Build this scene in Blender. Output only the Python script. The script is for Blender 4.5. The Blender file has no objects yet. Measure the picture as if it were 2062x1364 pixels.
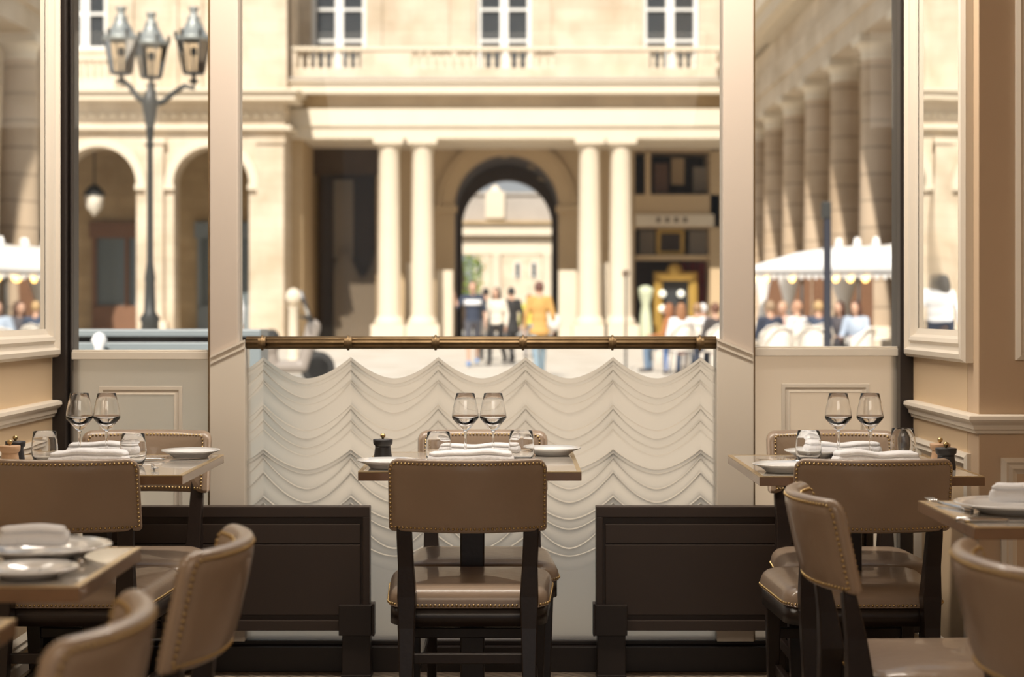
import bpy, bmesh, math, random
from mathutils import Vector, Matrix
random.seed(7)
PI = math.pi
C = bpy.context.scene.collection
sc = bpy.context.scene

# ------------------------------------------------------------------ camera, sky, sun, lamps, exposure
F = 3500.0; CX = 1031.0; HY = 625.0; EYE = 1.18
def PX(px, d): return (px - CX) * d / F
def PZ(py, d): return EYE + (HY - py) * d / F
cd = bpy.data.cameras.new('camera'); cam = bpy.data.objects.new('camera', cd); C.objects.link(cam)
cam.location = (0, 0, EYE); cam.rotation_euler = (PI/2, 0, 0)
cd.sensor_width = 36; cd.lens = 36 * F / 2062; cd.shift_y = -(682 - HY) / 2062
cd.dof.use_dof = True; cd.dof.focus_distance = 4.75; cd.dof.aperture_fstop = 3.4
cd.clip_end = 600; sc.camera = cam
w = bpy.data.worlds.new('sky'); sc.world = w; w.use_nodes = True
nt = w.node_tree; bg = nt.nodes['Background']
tc = nt.nodes.new('ShaderNodeTexCoord'); sp = nt.nodes.new('ShaderNodeSeparateXYZ'); cr = nt.nodes.new('ShaderNodeValToRGB')
nt.links.new(tc.outputs['Generated'], sp.inputs[0]); nt.links.new(sp.outputs['Z'], cr.inputs[0]); nt.links.new(cr.outputs[0], bg.inputs[0])
cr.color_ramp.elements[0].position = 0.0; cr.color_ramp.elements[0].color = (0.86, 0.85, 0.84, 1)
cr.color_ramp.elements[1].position = 0.6; cr.color_ramp.elements[1].color = (0.52, 0.64, 0.82, 1)
bg.inputs[1].default_value = 0.52
sl = bpy.data.lights.new('sun', 'SUN'); so = bpy.data.objects.new('sun', sl); C.objects.link(so)
AZ, EL = math.radians(10), math.radians(47)
so.rotation_euler = Vector((math.sin(AZ)*math.cos(EL), math.cos(AZ)*math.cos(EL), -math.sin(EL))).to_track_quat('-Z', 'Y').to_euler()
sl.energy = 6.2; sl.color = (1.0, 0.905, 0.81); sl.angle = math.radians(0.6)
def area(name, loc, target, size, size_y, power, color):
    l = bpy.data.lights.new(name, 'AREA'); l.shape = 'RECTANGLE'; l.size = size; l.size_y = size_y; l.energy = power; l.color = color
    o = bpy.data.objects.new(name, l); C.objects.link(o); o.location = loc
    o.rotation_euler = (Vector(target) - Vector(loc)).to_track_quat('-Z', 'Y').to_euler(); return o
area('ceiling_lamp_near_window', (-0.1, 4.95, 2.84), (-0.1, 5.35, 0.0), 2.4, 0.25, 58, (1.0, 0.90, 0.78))
area('ceiling_lamp_over_room', (0.0, 0.6, 2.82), (0.0, 2.4, 0.0), 2.4, 1.6, 42, (1.0, 0.86, 0.70))
sc.view_settings.view_transform = 'Standard'; sc.view_settings.look = 'None'
sc.view_settings.exposure = 0.16; sc.view_settings.gamma = 1.0; sc.view_settings.use_curve_mapping = False
sc.cycles.use_denoising = True; sc.cycles.use_adaptive_sampling = True; sc.cycles.adaptive_threshold = 0.05
sc.cycles.max_bounces = 10; sc.cycles.diffuse_bounces = 3; sc.cycles.glossy_bounces = 3; sc.cycles.transparent_max_bounces = 16; sc.cycles.transmission_bounces = 12
sc.cycles.sample_clamp_indirect = 6.0; sc.cycles.caustics_reflective = False; sc.cycles.caustics_refractive = False

# ------------------------------------------------------------------ materials
def mat(name, col, rough=0.5, metal=0.0, noise=0.0, nscale=20.0, bump=0.0, bscale=60.0, coat=0.0, emit=None, spec=None):
    m = bpy.data.materials.new(name); m.use_nodes = True; n = m.node_tree.nodes; L = m.node_tree.links
    b = n['Principled BSDF']; b.inputs['Roughness'].default_value = rough; b.inputs['Metallic'].default_value = metal
    b.inputs['Base Color'].default_value = (*col, 1); b.inputs['Coat Weight'].default_value = coat
    if spec is not None: b.inputs['Specular IOR Level'].default_value = spec
    t = n.new('ShaderNodeTexCoord')
    nz = n.new('ShaderNodeTexNoise'); nz.inputs['Scale'].default_value = nscale; nz.inputs['Detail'].default_value = 5
    L.new(t.outputs['Object'], nz.inputs['Vector'])
    mx = n.new('ShaderNodeMix'); mx.data_type = 'RGBA'
    k = max(noise, 0.03)
    mx.inputs['A'].default_value = (*[c*(1-k) for c in col], 1); mx.inputs['B'].default_value = (*[min(1, c*(1+k)) for c in col], 1)
    L.new(nz.outputs['Fac'], mx.inputs['Factor']); L.new(mx.outputs['Result'], b.inputs['Base Color'])
    if bump:
        n2 = n.new('ShaderNodeTexNoise'); n2.inputs['Scale'].default_value = bscale; n2.inputs['Detail'].default_value = 4
        L.new(t.outputs['Object'], n2.inputs['Vector'])
        bp = n.new('ShaderNodeBump'); bp.inputs['Strength'].default_value = bump; bp.inputs['Distance'].default_value = 0.01
        L.new(n2.outputs['Fac'], bp.inputs['Height']); L.new(bp.outputs[0], b.inputs['Normal'])
    if emit: b.inputs['Emission Color'].default_value = (*emit[0], 1); b.inputs['Emission Strength'].default_value = emit[1]
    return m
def stone(name, col, axis='x', bw=1.1, bh=0.5, rough=0.85, joint=0.72, var=0.12, mort=.012):
    m = bpy.data.materials.new(name); m.use_nodes = True; n = m.node_tree.nodes; L = m.node_tree.links
    b = n['Principled BSDF']; b.inputs['Roughness'].default_value = rough
    t = n.new('ShaderNodeTexCoord'); s = n.new('ShaderNodeSeparateXYZ'); c = n.new('ShaderNodeCombineXYZ')
    L.new(t.outputs['Object'], s.inputs[0]); L.new(s.outputs['X' if axis == 'x' else 'Y'], c.inputs[0])
    L.new(s.outputs['Y' if axis == 'f' else 'Z'], c.inputs[1])
    if axis == 'f': L.new(s.outputs['X'], c.inputs[0])
    br = n.new('ShaderNodeTexBrick'); L.new(c.outputs[0], br.inputs['Vector'])
    br.inputs['Scale'].default_value = 1; br.inputs['Brick Width'].default_value = bw; br.inputs['Row Height'].default_value = bh
    br.inputs['Mortar Size'].default_value = mort; br.inputs['Mortar Smooth'].default_value = 0.3
    br.inputs['Color1'].default_value = (*col, 1); br.inputs['Color2'].default_value = (*[x*(1-var) for x in col], 1)
    br.inputs['Mortar'].default_value = (*[x*joint for x in col], 1)
    nz = n.new('ShaderNodeTexNoise'); nz.inputs['Scale'].default_value = 0.9; nz.inputs['Detail'].default_value = 6
    L.new(t.outputs['Object'], nz.inputs['Vector'])
    mx = n.new('ShaderNodeMix'); mx.data_type = 'RGBA'; mx.blend_type = 'MULTIPLY'; mx.inputs['Factor'].default_value = 1
    cr_ = n.new('ShaderNodeValToRGB'); cr_.color_ramp.elements[0].position = 0.3; cr_.color_ramp.elements[0].color = (0.80, 0.76, 0.70, 1)
    cr_.color_ramp.elements[1].position = 0.6; cr_.color_ramp.elements[1].color = (1, 1, 1, 1)
    L.new(nz.outputs['Fac'], cr_.inputs[0]); L.new(br.outputs['Color'], mx.inputs['A']); L.new(cr_.outputs[0], mx.inputs['B'])
    L.new(mx.outputs['Result'], b.inputs['Base Color']); return m
def pane_mat(name, tint=(1, 1, 1), refl=0.5):
    m = bpy.data.materials.new(name); m.use_nodes = True; n = m.node_tree.nodes; L = m.node_tree.links; n.clear()
    o = n.new('ShaderNodeOutputMaterial'); t = n.new('ShaderNodeBsdfTransparent'); g = n.new('ShaderNodeBsdfGlossy'); f = n.new('ShaderNodeFresnel'); x = n.new('ShaderNodeMixShader')
    mu = n.new('ShaderNodeMath'); mu.operation = 'MULTIPLY'; mu.inputs[1].default_value = refl
    t.inputs[0].default_value = (*tint, 1); g.inputs['Roughness'].default_value = 0.02; f.inputs[0].default_value = 1.5
    L.new(f.outputs[0], mu.inputs[0]); L.new(mu.outputs[0], x.inputs[0]); L.new(t.outputs[0], x.inputs[1]); L.new(g.outputs[0], x.inputs[2]); L.new(x.outputs[0], o.inputs[0]); return m
def glass_mat(name, col=(1, 1, 1)):
    m = bpy.data.materials.new(name); m.use_nodes = True; n = m.node_tree.nodes; L = m.node_tree.links; n.clear()
    o = n.new('ShaderNodeOutputMaterial'); g = n.new('ShaderNodeBsdfGlass'); g.inputs['IOR'].default_value = 1.5; g.inputs['Roughness'].default_value = 0; g.inputs[0].default_value = (*col, 1)
    L.new(g.outputs[0], o.inputs[0]); return m
def frosted(name, col, through=0.6, back=0.25, gloss=0.03, rough=0.55):
    m = bpy.data.materials.new(name); m.use_nodes = True; n = m.node_tree.nodes; L = m.node_tree.links; n.clear()
    o = n.new('ShaderNodeOutputMaterial'); d = n.new('ShaderNodeBsdfDiffuse'); t = n.new('ShaderNodeBsdfTranslucent'); g = n.new('ShaderNodeBsdfGlossy'); r = n.new('ShaderNodeBsdfRefraction')
    x = n.new('ShaderNodeMixShader'); y = n.new('ShaderNodeMixShader'); z = n.new('ShaderNodeMixShader')
    for q in (d, t, r): q.inputs[0].default_value = (*col, 1)
    g.inputs['Roughness'].default_value = 0.18; r.inputs['Roughness'].default_value = rough; r.inputs['IOR'].default_value = 1.22
    x.inputs[0].default_value = back/(1-through); y.inputs[0].default_value = through; z.inputs[0].default_value = gloss
    L.new(d.outputs[0], x.inputs[1]); L.new(t.outputs[0], x.inputs[2]); L.new(x.outputs[0], y.inputs[1]); L.new(r.outputs[0], y.inputs[2])
    L.new(y.outputs[0], z.inputs[1]); L.new(g.outputs[0], z.inputs[2]); L.new(z.outputs[0], o.inputs[0]); return m
def mirror_mat(name, wav):
    m = mat(name, (0.88, 0.88, 0.86), 0.01, 1.0); n = m.node_tree.nodes; L = m.node_tree.links; b = n['Principled BSDF']
    for l in list(b.inputs['Base Color'].links): L.remove(l)
    t = n.new('ShaderNodeTexCoord'); nz = n.new('ShaderNodeTexNoise'); nz.inputs['Scale'].default_value = 2.2; nz.inputs['Detail'].default_value = 0
    bp = n.new('ShaderNodeBump'); bp.inputs['Strength'].default_value = 1; bp.inputs['Distance'].default_value = wav
    L.new(t.outputs['Object'], nz.inputs['Vector']); L.new(nz.outputs['Fac'], bp.inputs['Height']); L.new(bp.outputs[0], b.inputs['Normal']); return m

LEATHER = mat('tan_leather', (0.335, 0.245, 0.175), 0.34, 0, 0.08, 9, 0.10, 35, coat=0.35)
WOOD = mat('dark_stained_wood', (0.022, 0.014, 0.011), 0.32, 0, 0.3, 12, 0.05, 80)
BRASS = mat('brass', (0.50, 0.36, 0.17), 0.30, 1.0)
OLDBRASS = mat('aged_brass', (0.24, 0.165, 0.09), 0.5, 1.0, 0.35, 25, 0.08, 90)
TOP = mat('polished_table_top', (0.58, 0.53, 0.47), 0.10, 0, 0.06, 8, coat=0.5)
EDGE = mat('polished_wood_edge', (0.24, 0.135, 0.07), 0.30, 0, 0.25, 14, coat=0.4)
EDGEBRASS = mat('brass_lip', (0.70, 0.52, 0.28), 0.3, 0.9)
CREAM = mat('cream_paint', (0.80, 0.72, 0.61), 0.42, 0, 0.03, 5)
POST = mat('post_paint_dimmed', (0.62, 0.53, 0.45), 0.45, 0, 0.03, 3)  # cream darkened for the upper posts, putting dimmer light into the colour
WALL = mat('warm_wall_paint', (0.72, 0.545, 0.35), 0.6, 0, 0.03, 3)
PIER = mat('pier_wall_paint', (0.62, 0.46, 0.31), 0.6, 0, 0.03, 3)
DARK = mat('dark_brown_metal', (0.020, 0.013, 0.010), 0.42, 0, 0.2, 10)
RAD = mat('radiator_brown', (0.045, 0.030, 0.023), 0.42, 0, 0.1, 4)
CHINA = mat('white_china', (0.80, 0.80, 0.80), 0.12, coat=0.5)
LINEN = mat('white_linen', (0.84, 0.84, 0.86), 0.9, 0, 0.04, 30, 0.25, 120)
STEEL = mat('stainless_steel', (0.72, 0.72, 0.72), 0.16, 1.0)
BLACKMILL = mat('charcoal_mill', (0.028, 0.027, 0.030), 0.38)
PALEMILL = mat('pale_wood_mill', (0.56, 0.36, 0.22), 0.45, 0, 0.1, 30)
GLASS = glass_mat('drinking_glass')
PANE = pane_mat('window_glass', (0.97, 0.98, 0.97), 0.35)
SWAG = frosted('etched_glass', (0.95, 0.88, 0.79), 0.55, 0.25)
FROST = frosted('frosted_panel', (0.98, 0.905, 0.80), 0.66, 0.18)
MIRR = mirror_mat('mirror_silver_right', 0.0012)
MIRL = mirror_mat('mirror_silver_left', 0.0008)
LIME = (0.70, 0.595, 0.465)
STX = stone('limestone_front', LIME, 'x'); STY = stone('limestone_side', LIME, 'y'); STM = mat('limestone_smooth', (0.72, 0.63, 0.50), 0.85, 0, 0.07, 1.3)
STT = stone('limestone_shade_tan', (0.52, 0.38, 0.22), 'x'); STTY = mat('limestone_shade_ochre', (0.55, 0.41, 0.25), 0.85, 0, 0.10, 1.0)  # limestone darkened for recessed parts, with their shade put into the colour
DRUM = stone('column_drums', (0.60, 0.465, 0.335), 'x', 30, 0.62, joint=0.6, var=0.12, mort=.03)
PAVE = stone('plaza_paving', (0.62, 0.57, 0.50), 'f', 1.0, 1.0, joint=0.9, var=0.05)
DKSTONE = mat('dark_brown_stone', (0.16, 0.115, 0.08), 0.85, 0, 0.2, 2)  # plain dark brown for the passage, doorways and small marks
IRON = mat('dark_green_iron', (0.035, 0.036, 0.034), 0.45)
ZINC = mat('lantern_zinc', (0.30, 0.32, 0.31), 0.45, 0.4)
OPAL = mat('lantern_glass', (0.78, 0.72, 0.62), 0.3)
WWHITE = mat('white_window_paint', (0.82, 0.82, 0.80), 0.5)
DPANE = mat('dark_window_pane', (0.045, 0.050, 0.055), 0.08, spec=0.8)
SHOPBR = mat('brown_shopfront', (0.20, 0.10, 0.055), 0.5, 0, 0.15, 3)
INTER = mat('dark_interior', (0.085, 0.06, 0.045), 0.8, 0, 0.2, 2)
CURT = mat('grey_beige_curtain', (0.34, 0.29, 0.235), 0.85)
REDC = mat('dark_red_curtain', (0.20, 0.025, 0.022), 0.8)
GOLD = mat('gilded_frame', (0.62, 0.40, 0.10), 0.4, 0.5)
CANVAS = mat('white_canvas', (0.90, 0.88, 0.86), 0.85)
LEAF = mat('green_leaves', (0.30, 0.42, 0.05), 0.6, 0, 0.4, 3)
BARK = mat('tree_bark', (0.12, 0.08, 0.05), 0.9)
SKIN = mat('skin', (0.60, 0.36, 0.25), 0.5)
BLUEG = mat('blue_grey_metal', (0.22, 0.255, 0.27), 0.4, 0, 0.1, 3)
SLATE = mat('slate_roof', (0.42, 0.38, 0.34), 0.7, 0, 0.1, 2)
MORTAR = mat('tyre_rubber', (0.03, 0.03, 0.03), 0.8)
BULB = mat('warm_bulb', (1, 0.7, 0.3), 0.4, emit=((1.0, 0.55, 0.14), 5))
RATTAN = mat('white_rattan', (0.82, 0.76, 0.68), 0.6)

# ------------------------------------------------------------------ mesh builder
class MB:
    def __init__(s): s.v = []; s.f = []; s.sm = []
    def add(s, vs, fs, smooth=False):
        k = len(s.v); s.v += [tuple(v) for v in vs]; s.f += [tuple(i+k for i in f) for f in fs]; s.sm += [smooth]*len(fs); return s
    def box(s, x0, x1, y0, y1, z0, z1):
        return s.add([(x0,y0,z0),(x1,y0,z0),(x1,y1,z0),(x0,y1,z0),(x0,y0,z1),(x1,y0,z1),(x1,y1,z1),(x0,y1,z1)],
                     [(0,3,2,1),(4,5,6,7),(0,1,5,4),(1,2,6,5),(2,3,7,6),(3,0,4,7)])
    def prism(s, poly, y0, y1, fn=None):      # poly of (a, b) extruded from y0 to y1; default a=x, b=z
        fn = fn or (lambda a, b, c: (a, c, b)); n = len(poly)
        return s.add([fn(a, b, y0) for a, b in poly] + [fn(a, b, y1) for a, b in poly],
                     [tuple(range(n)), tuple(range(2*n-1, n-1, -1))] + [(i, n+i, n+(i+1) % n, (i+1) % n) for i in range(n)])
    def lathe(s, prof, c=(0,0,0), n=24, smooth=True):
        vs = []; fs = []
        for r, z in prof:
            for i in range(n): a = 2*PI*i/n; vs.append((c[0]+r*math.cos(a), c[1]+r*math.sin(a), c[2]+z))
        m = len(prof)
        for j in range(m-1):
            for i in range(n): fs.append((j*n+i, j*n+(i+1) % n, (j+1)*n+(i+1) % n, (j+1)*n+i))
        s.add(vs, fs, smooth)
        if prof[0][0] > 1e-6: s.add([vs[i] for i in range(n)], [tuple(range(n-1, -1, -1))])
        if prof[-1][0] > 1e-6: s.add([vs[(m-1)*n+i] for i in range(n)], [tuple(range(n))])
        return s
    def tube(s, pts, r, n=10, smooth=True, sx=1.0):
        pts = [Vector(p) for p in pts]; rs = r if isinstance(r, (list, tuple)) else [r]*len(pts); vs = []; fs = []; prev = None
        for i, p in enumerate(pts):
            t = (pts[min(i+1, len(pts)-1)] - pts[max(i-1, 0)]).normalized()
            if prev is None: a = Vector((0,0,1)) if abs(t.z) < .9 else Vector((1,0,0)); u = t.cross(a).normalized()
            else: u = (prev - t*prev.dot(t)).normalized()
            prev = u; q = t.cross(u)
            for k in range(n): a = 2*PI*k/n; vs.append(p + (u*math.cos(a)*sx + q*math.sin(a))*rs[i])
        for j in range(len(pts)-1):
            for k in range(n): fs.append((j*n+k, j*n+(k+1) % n, (j+1)*n+(k+1) % n, (j+1)*n+k))
        fs.append(tuple(range(n-1, -1, -1))); fs.append(tuple((len(pts)-1)*n+k for k in range(n)))
        return s.add(vs, fs, smooth)
    def ell(s, c, r, n=14, m=9, rot=None):
        vs = []; fs = []; c = Vector(c)
        if not isinstance(r, (list, tuple)): r = (r, r, r)
        for j in range(m+1):
            th = PI*j/m
            for i in range(n):
                a = 2*PI*i/n; v = Vector((r[0]*math.sin(th)*math.cos(a), r[1]*math.sin(th)*math.sin(a), r[2]*math.cos(th)))
                if rot: v = rot @ v
                vs.append(c+v)
        for j in range(m):
            for i in range(n): fs.append((j*n+i, (j+1)*n+i, (j+1)*n+(i+1) % n, j*n+(i+1) % n))
        return s.add(vs, fs, True)
    def bar(s, path):                         # path of (centre, half width x, half depth y): a square-section member
        vs = []; fs = []
        for (x, y, z), hx, hy in path: vs += [(x-hx,y-hy,z),(x+hx,y-hy,z),(x+hx,y+hy,z),(x-hx,y+hy,z)]
        m = len(path)
        for j in range(m-1):
            for i in range(4): fs.append((j*4+i, j*4+(i+1) % 4, (j+1)*4+(i+1) % 4, (j+1)*4+i))
        fs.append((3,2,1,0)); fs.append(tuple((m-1)*4+i for i in range(4)))
        return s.add(vs, fs)
    def loop(s, x0, x1, z0, z1, prof, fn, back=True):   # mitred rectangular moulding, prof of (inset, height)
        vs = []; fs = []
        for d, h in prof: vs += [fn(x0+d, z0+d, h), fn(x1-d, z0+d, h), fn(x1-d, z1-d, h), fn(x0+d, z1-d, h)]
        for j in range(len(prof)-1):
            for i in range(4): fs.append((j*4+i, j*4+(i+1) % 4, (j+1)*4+(i+1) % 4, (j+1)*4+i))
        return s.add(vs, fs)
    def build(s, name, m, parent=None, bevel=0, loc=None):
        me = bpy.data.meshes.new(name); me.from_pydata(s.v, [], s.f); me.validate()
        if len(me.polygons) == len(s.sm): me.polygons.foreach_set('use_smooth', s.sm)
        b = bmesh.new(); b.from_mesh(me); bmesh.ops.recalc_face_normals(b, faces=b.faces); b.to_mesh(me); b.free()
        me.materials.append(m); o = bpy.data.objects.new(name, me); C.objects.link(o)
        if parent: o.parent = parent
        if loc: o.location = loc
        if bevel:
            bm_ = o.modifiers.new('bevel', 'BEVEL'); bm_.width = bevel; bm_.segments = 2; bm_.limit_method = 'ANGLE'; bm_.angle_limit = math.radians(40)
        return o
def tag(o, label=None, cat=None, group=None, kind=None):
    if label: o['label'] = label
    if cat: o['category'] = cat
    if group: o['group'] = group
    if kind: o['kind'] = kind
    return o
def thing(name, label, cat, loc=(0,0,0), rz=0, group=None, kind=None):
    o = bpy.data.objects.new(name, None); C.objects.link(o); o.location = loc; o.rotation_euler = (0,0,rz); return tag(o, label, cat, group, kind)
def copy_tree(o, parent=None):
    c = o.copy(); C.objects.link(c); c.parent = parent
    for ch in [x for x in bpy.data.objects if x.parent == o]: copy_tree(ch, c)
    return c
def struct(o): o['kind'] = 'structure'; return o

# ------------------------------------------------------------------ room shell
YW = 5.72
def U(px): return PX(px, YW)
def V(py): return PZ(py, YW)
XL, XR = -1.50, 1.31
# floor with small herringbone tiles
fm = bpy.data.materials.new('herringbone_floor'); fm.use_nodes = True; n = fm.node_tree.nodes; L = fm.node_tree.links; b = n['Principled BSDF']; b.inputs['Roughness'].default_value = 0.45
t = n.new('ShaderNodeTexCoord'); mp = n.new('ShaderNodeMapping'); mp.inputs['Rotation'].default_value = (0,0,PI/4); br = n.new('ShaderNodeTexBrick')
L.new(t.outputs['Object'], mp.inputs[0]); L.new(mp.outputs[0], br.inputs[0]); L.new(br.outputs[0], b.inputs['Base Color'])
br.inputs['Scale'].default_value = 1; br.inputs['Brick Width'].default_value = 0.09; br.inputs['Row Height'].default_value = 0.03; br.inputs['Mortar Size'].default_value = 0.003
br.inputs['Color1'].default_value = (0.36,0.28,0.21,1); br.inputs['Color2'].default_value = (0.22,0.17,0.13,1); br.inputs['Mortar'].default_value = (0.10,0.08,0.06,1)
struct(MB().box(-2.3, 2.5, -4.0, 5.9, -0.12, 0).build('floor', fm))
struct(MB().box(-2.3, 2.5, -4.0, 5.95, 2.9, 3.05).build('ceiling', CREAM))
struct(MB().box(XL-0.12, XL, -4.0, 5.84, 0, 2.9).build('wall_left', WALL))
struct(MB().box(XR, XR+0.12, 5.0, 5.84, 0, 2.9).build('wall_right', WALL))
struct(MB().box(XR, 2.3, 4.88, 5.0, 0, 2.9).build('wall_pier', PIER, bevel=0.003))
struct(MB().box(2.2, 2.32, -4.0, 5.0, 0, 2.9).build('wall_right_near', PIER))
# chair rails
RP = [(0, .832), (.010, .834), (.012, .842), (.018, .846), (.020, .858), (.030, .866), (.036, .874), (.034, .884), (.020, .888), (0, .888)]
def rail(path, name):     # path of (x, y, ox, oy)
    mb = MB(); vs = []; fs = []; k = len(RP)
    for x, y, ox, oy in path: vs += [(x+ox*h, y+oy*h, z) for h, z in RP]
    for j in range(len(path)-1):
        for i in range(k): fs.append((j*k+i, j*k+(i+1) % k, (j+1)*k+(i+1) % k, (j+1)*k+i))
    fs.append(tuple(range(k))); fs.append(tuple((len(path)-1)*k+i for i in range(k-1, -1, -1)))
    return struct(mb.add(vs, fs).build(name, CREAM))
rail([(XL, -3.9, 1, 0), (XL, 5.66, 1, 0)], 'trim_1')
rail([(XR, 5.66, -1, 0), (XR, 4.88, -1, -1), (2.2, 4.88, 0, -1)], 'trim_2')
# wainscot panel mouldings and wall panel mouldings
MP = [(0,0),(0,.012),(.012,.018),(.020,.010),(.030,.014),(.040,.004),(.046,0)]
left = lambda a, b_, h: (XL+h, a, b_); right = lambda a, b_, h: (XR-h, a, b_); front = lambda a, b_, h: (a, 4.88-h, b_)
k = 3
for (f_, a0, a1, z0, z1) in [(left, 4.62, 5.58, .14, .77), (left, 3.4, 4.5, .14, .77), (left, 2.2, 3.28, .14, .77), (right, 4.96, 5.60, .14, .77), (front, 1.372, 2.1, .14, .766), (front, 1.412, 2.1, 1.04, 2.7)]:
    struct(MB().loop(a0, a1, z0, z1, MP, f_).build('trim_%d' % k, CREAM)); k += 1
# skirtings
struct(MB().box(XL, XL+.015, -3.9, 5.6, 0, .11).build('baseboard_left', CREAM, bevel=.004))
struct(MB().box(XR-.015, XR, 4.88, 5.6, 0, .11).build('baseboard_right', CREAM, bevel=.004))
struct(MB().box(XR-.015, 2.2, 4.865, 4.879, 0, .11).build('baseboard_pier', CREAM, bevel=.004))
# wall mirrors in deep moulded frames
FP = [(0,0),(0,.022),(.010,.034),(.024,.036),(.032,.024),(.044,.020),(.054,.030),(.066,.026),(.074,.012),(.092,.006)]
def wall_mirror(label, fn, a0, a1, z0, z1, glass, side):
    r = thing('wall_mirror', label, 'mirror', (0,0,0))
    MB().loop(a0, a1, z0, z1, FP, fn).build('frame', CREAM, r)
    x = XL+.005 if side < 0 else XR-.005
    MB().box(min(x, x-side*-.004), max(x, x-side*-.004), a0+.085, a1-.085, z0+.075, z1-.085).build('mirror_glass', glass, r)
    return r
wall_mirror('tall mirror in a cream moulded frame on the left wall, beside the dark corner upright', left, 3.9, 5.655, 1.028, 2.6, MIRL, -1)
wall_mirror('narrow mirror in a cream moulded frame on the right wall above the chair rail', right, 4.935, 5.67, 1.030, 2.6, MIRR, 1)

# ------------------------------------------------------------------ window wall
# dark corner uprights
struct(MB().box(U(112), U(140), YW-.05, YW+.08, 0, 2.9).box(U(140)+.004, U(147), YW-.02, YW+.08, 0, 2.9).build('window_frame_left', DARK, bevel=.003))
struct(MB().box(U(1806), XR, YW-.05, YW+.08, 0, 2.9).build('window_frame_right', DARK, bevel=.003))
struct(MB().box(XL, XR, YW-.06, YW+.10, 0, .083).box(XL, XR, YW-.03, YW+.05, .083, .098).build('window_frame_bottom', DARK, bevel=.003))
struct(MB().box(XL, XR, YW-.05, YW+.10, 2.55, 2.9).build('window_frame_top', CREAM))
# cream posts: slim above, broad below the brass rail, with a sloping cap moulding
def post(xo, xi_up, xi_lo, zo, zi, name):
    s = 1 if xi_lo > xo else -1
    mb = MB().box(min(xo, xi_up), max(xo, xi_up), YW-.045, YW+.06, 1.0, 2.6)
    low = [(xo, .098), (xi_lo, .098), (xi_lo, zi), (xo, zo)]
    o = mb.build(name, POST, bevel=.003)
    MB().prism(low, YW-.050, YW+.059).build('post_base', CREAM, o, bevel=.003)  # paler than the post above, putting brighter light into its colour
    for dz, t_ in ((0, .005), (-.020, .003)):
        MB().prism([(xo+s*.004, zo+dz-.004), (xi_lo, zi+dz-.004), (xi_lo, zi+dz+.004), (xo+s*.004, zo+dz+.004)], YW-.050-t_*1.6, YW-.048).build('cap_moulding', CREAM, o)
    struct(o)
post(U(427), U(483), U(498), V(718), V(686), 'trim_post_left')
post(U(1514), U(1453), U(1440), V(712), V(683), 'trim_post_right')
# thin dark joints beside the posts
struct(MB().box(U(422), U(427), YW-.03, YW+.03, .098, 2.6).build('window_joint_left', OLDBRASS))
struct(MB().box(U(1514), U(1518), YW-.03, YW+.03, .098, 2.6).build('window_joint_right', OLDBRASS))
# side lights: clear pane above, pale panel below
def sidelight(x0, x1, zs, i0, i1, zt, i):
    r = tag(bpy.data.objects.new('window_%d' % i, None), kind='structure'); C.objects.link(r)
    MB().box(x0, x1, YW, YW+.006, zs, 2.56).build('pane', PANE, r)
    MB().box(x0, x1, YW-.004, YW+.008, .098, zs-.028).build('panel', FROST, r)
    MB().box(x0, x1, YW-.022, YW+.02, zs-.030, zs-.004).box(x0, x1, YW-.014, YW+.02, zs-.004, zs+.002).build('sill', CREAM, r, bevel=.002)
    MB().loop(i0, i1, .2, zt, [(0,0),(.001,.004),(.012,.004),(.013,.001),(.024,.001),(.025,0.003),(.028,.003),(.029,0)], lambda a, b_, h: (a, YW-.004-h, b_)).build('panel_moulding', CREAM, r)
sidelight(U(147), U(422), V(706), U(200), U(368), V(778), 1)
sidelight(U(1518), U(1806), V(699), U(1573), U(1750), V(773), 2)
# centre light: clear pane above, etched swags below
r = tag(bpy.data.objects.new('window_3', None), kind='structure'); C.objects.link(r)
XA, XB = U(483), U(1453)
MB().box(XA, XB, YW+.001, YW+.012, .098, 2.56).build('pane', PANE, r)
ROWS = [(719,762,.4),(726,773,.8),(735,780,.5),(744,802,1.0),(765,815,.5),(768,832,1.0),(816,868,.4),(822,884,1.0),(846,902,.7),(864,918,.5),(905,946,.7),(912,954,.9),(921,985,.8),(950,1012,1.0),(1000,1046,.8),(1012,1066,1.0),(1032,1105,.7),(1080,1120,.8)]
def swag_mesh():
    x0, x1 = U(490), U(1446); nx = 420; vs = []; fs = []; cols = []
    fr = [0, .04, .10, .2, .35, .5, .68, .85, .94, .985]
    cusp0 = U(531); pitch = (U(1410)-U(531))/5
    for i in range(nx+1):
        x = x0+(x1-x0)*i/nx; ph = ((x-cusp0)/pitch) % 1.0; p = abs(ph-.5)*2      # p = 1 at a cusp
        g = 1-p**1.75
        zs = []
        for c_, b_, a_ in ROWS:
            zs.append((V(c_)-(V(c_)-V(b_))*g, a_))
        for j in range(1, len(zs)): zs[j] = (min(zs[j][0], zs[j-1][0]-.0012), zs[j][1])
        col = []
        for j in range(len(zs)):
            za, amp = zs[j]; zb = zs[j+1][0] if j+1 < len(zs) else zs[-1][0]-.05
            span = za-zb
            for f_ in fr:
                d = f_*span
                h = amp*(.8+1.0*p**4)*1.25*(.0050*math.exp(-d/.006) - .0032*math.exp(-((span-d))/.010))
                col.append((x, YW-.004-h, za-d))
        col.append((x, YW-.004, .098)); cols.append(col)
    m = len(cols[0]); vs = [v for c in cols for v in c]
    for i in range(nx):
        for j in range(m-1): fs.append((i*m+j, (i+1)*m+j, (i+1)*m+j+1, i*m+j+1))
    mb = MB(); mb.add(vs, fs, True); return mb
tag(swag_mesh().build('etched_panel', SWAG, r), label='frosted glass etched with rows of draped swags')
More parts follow.
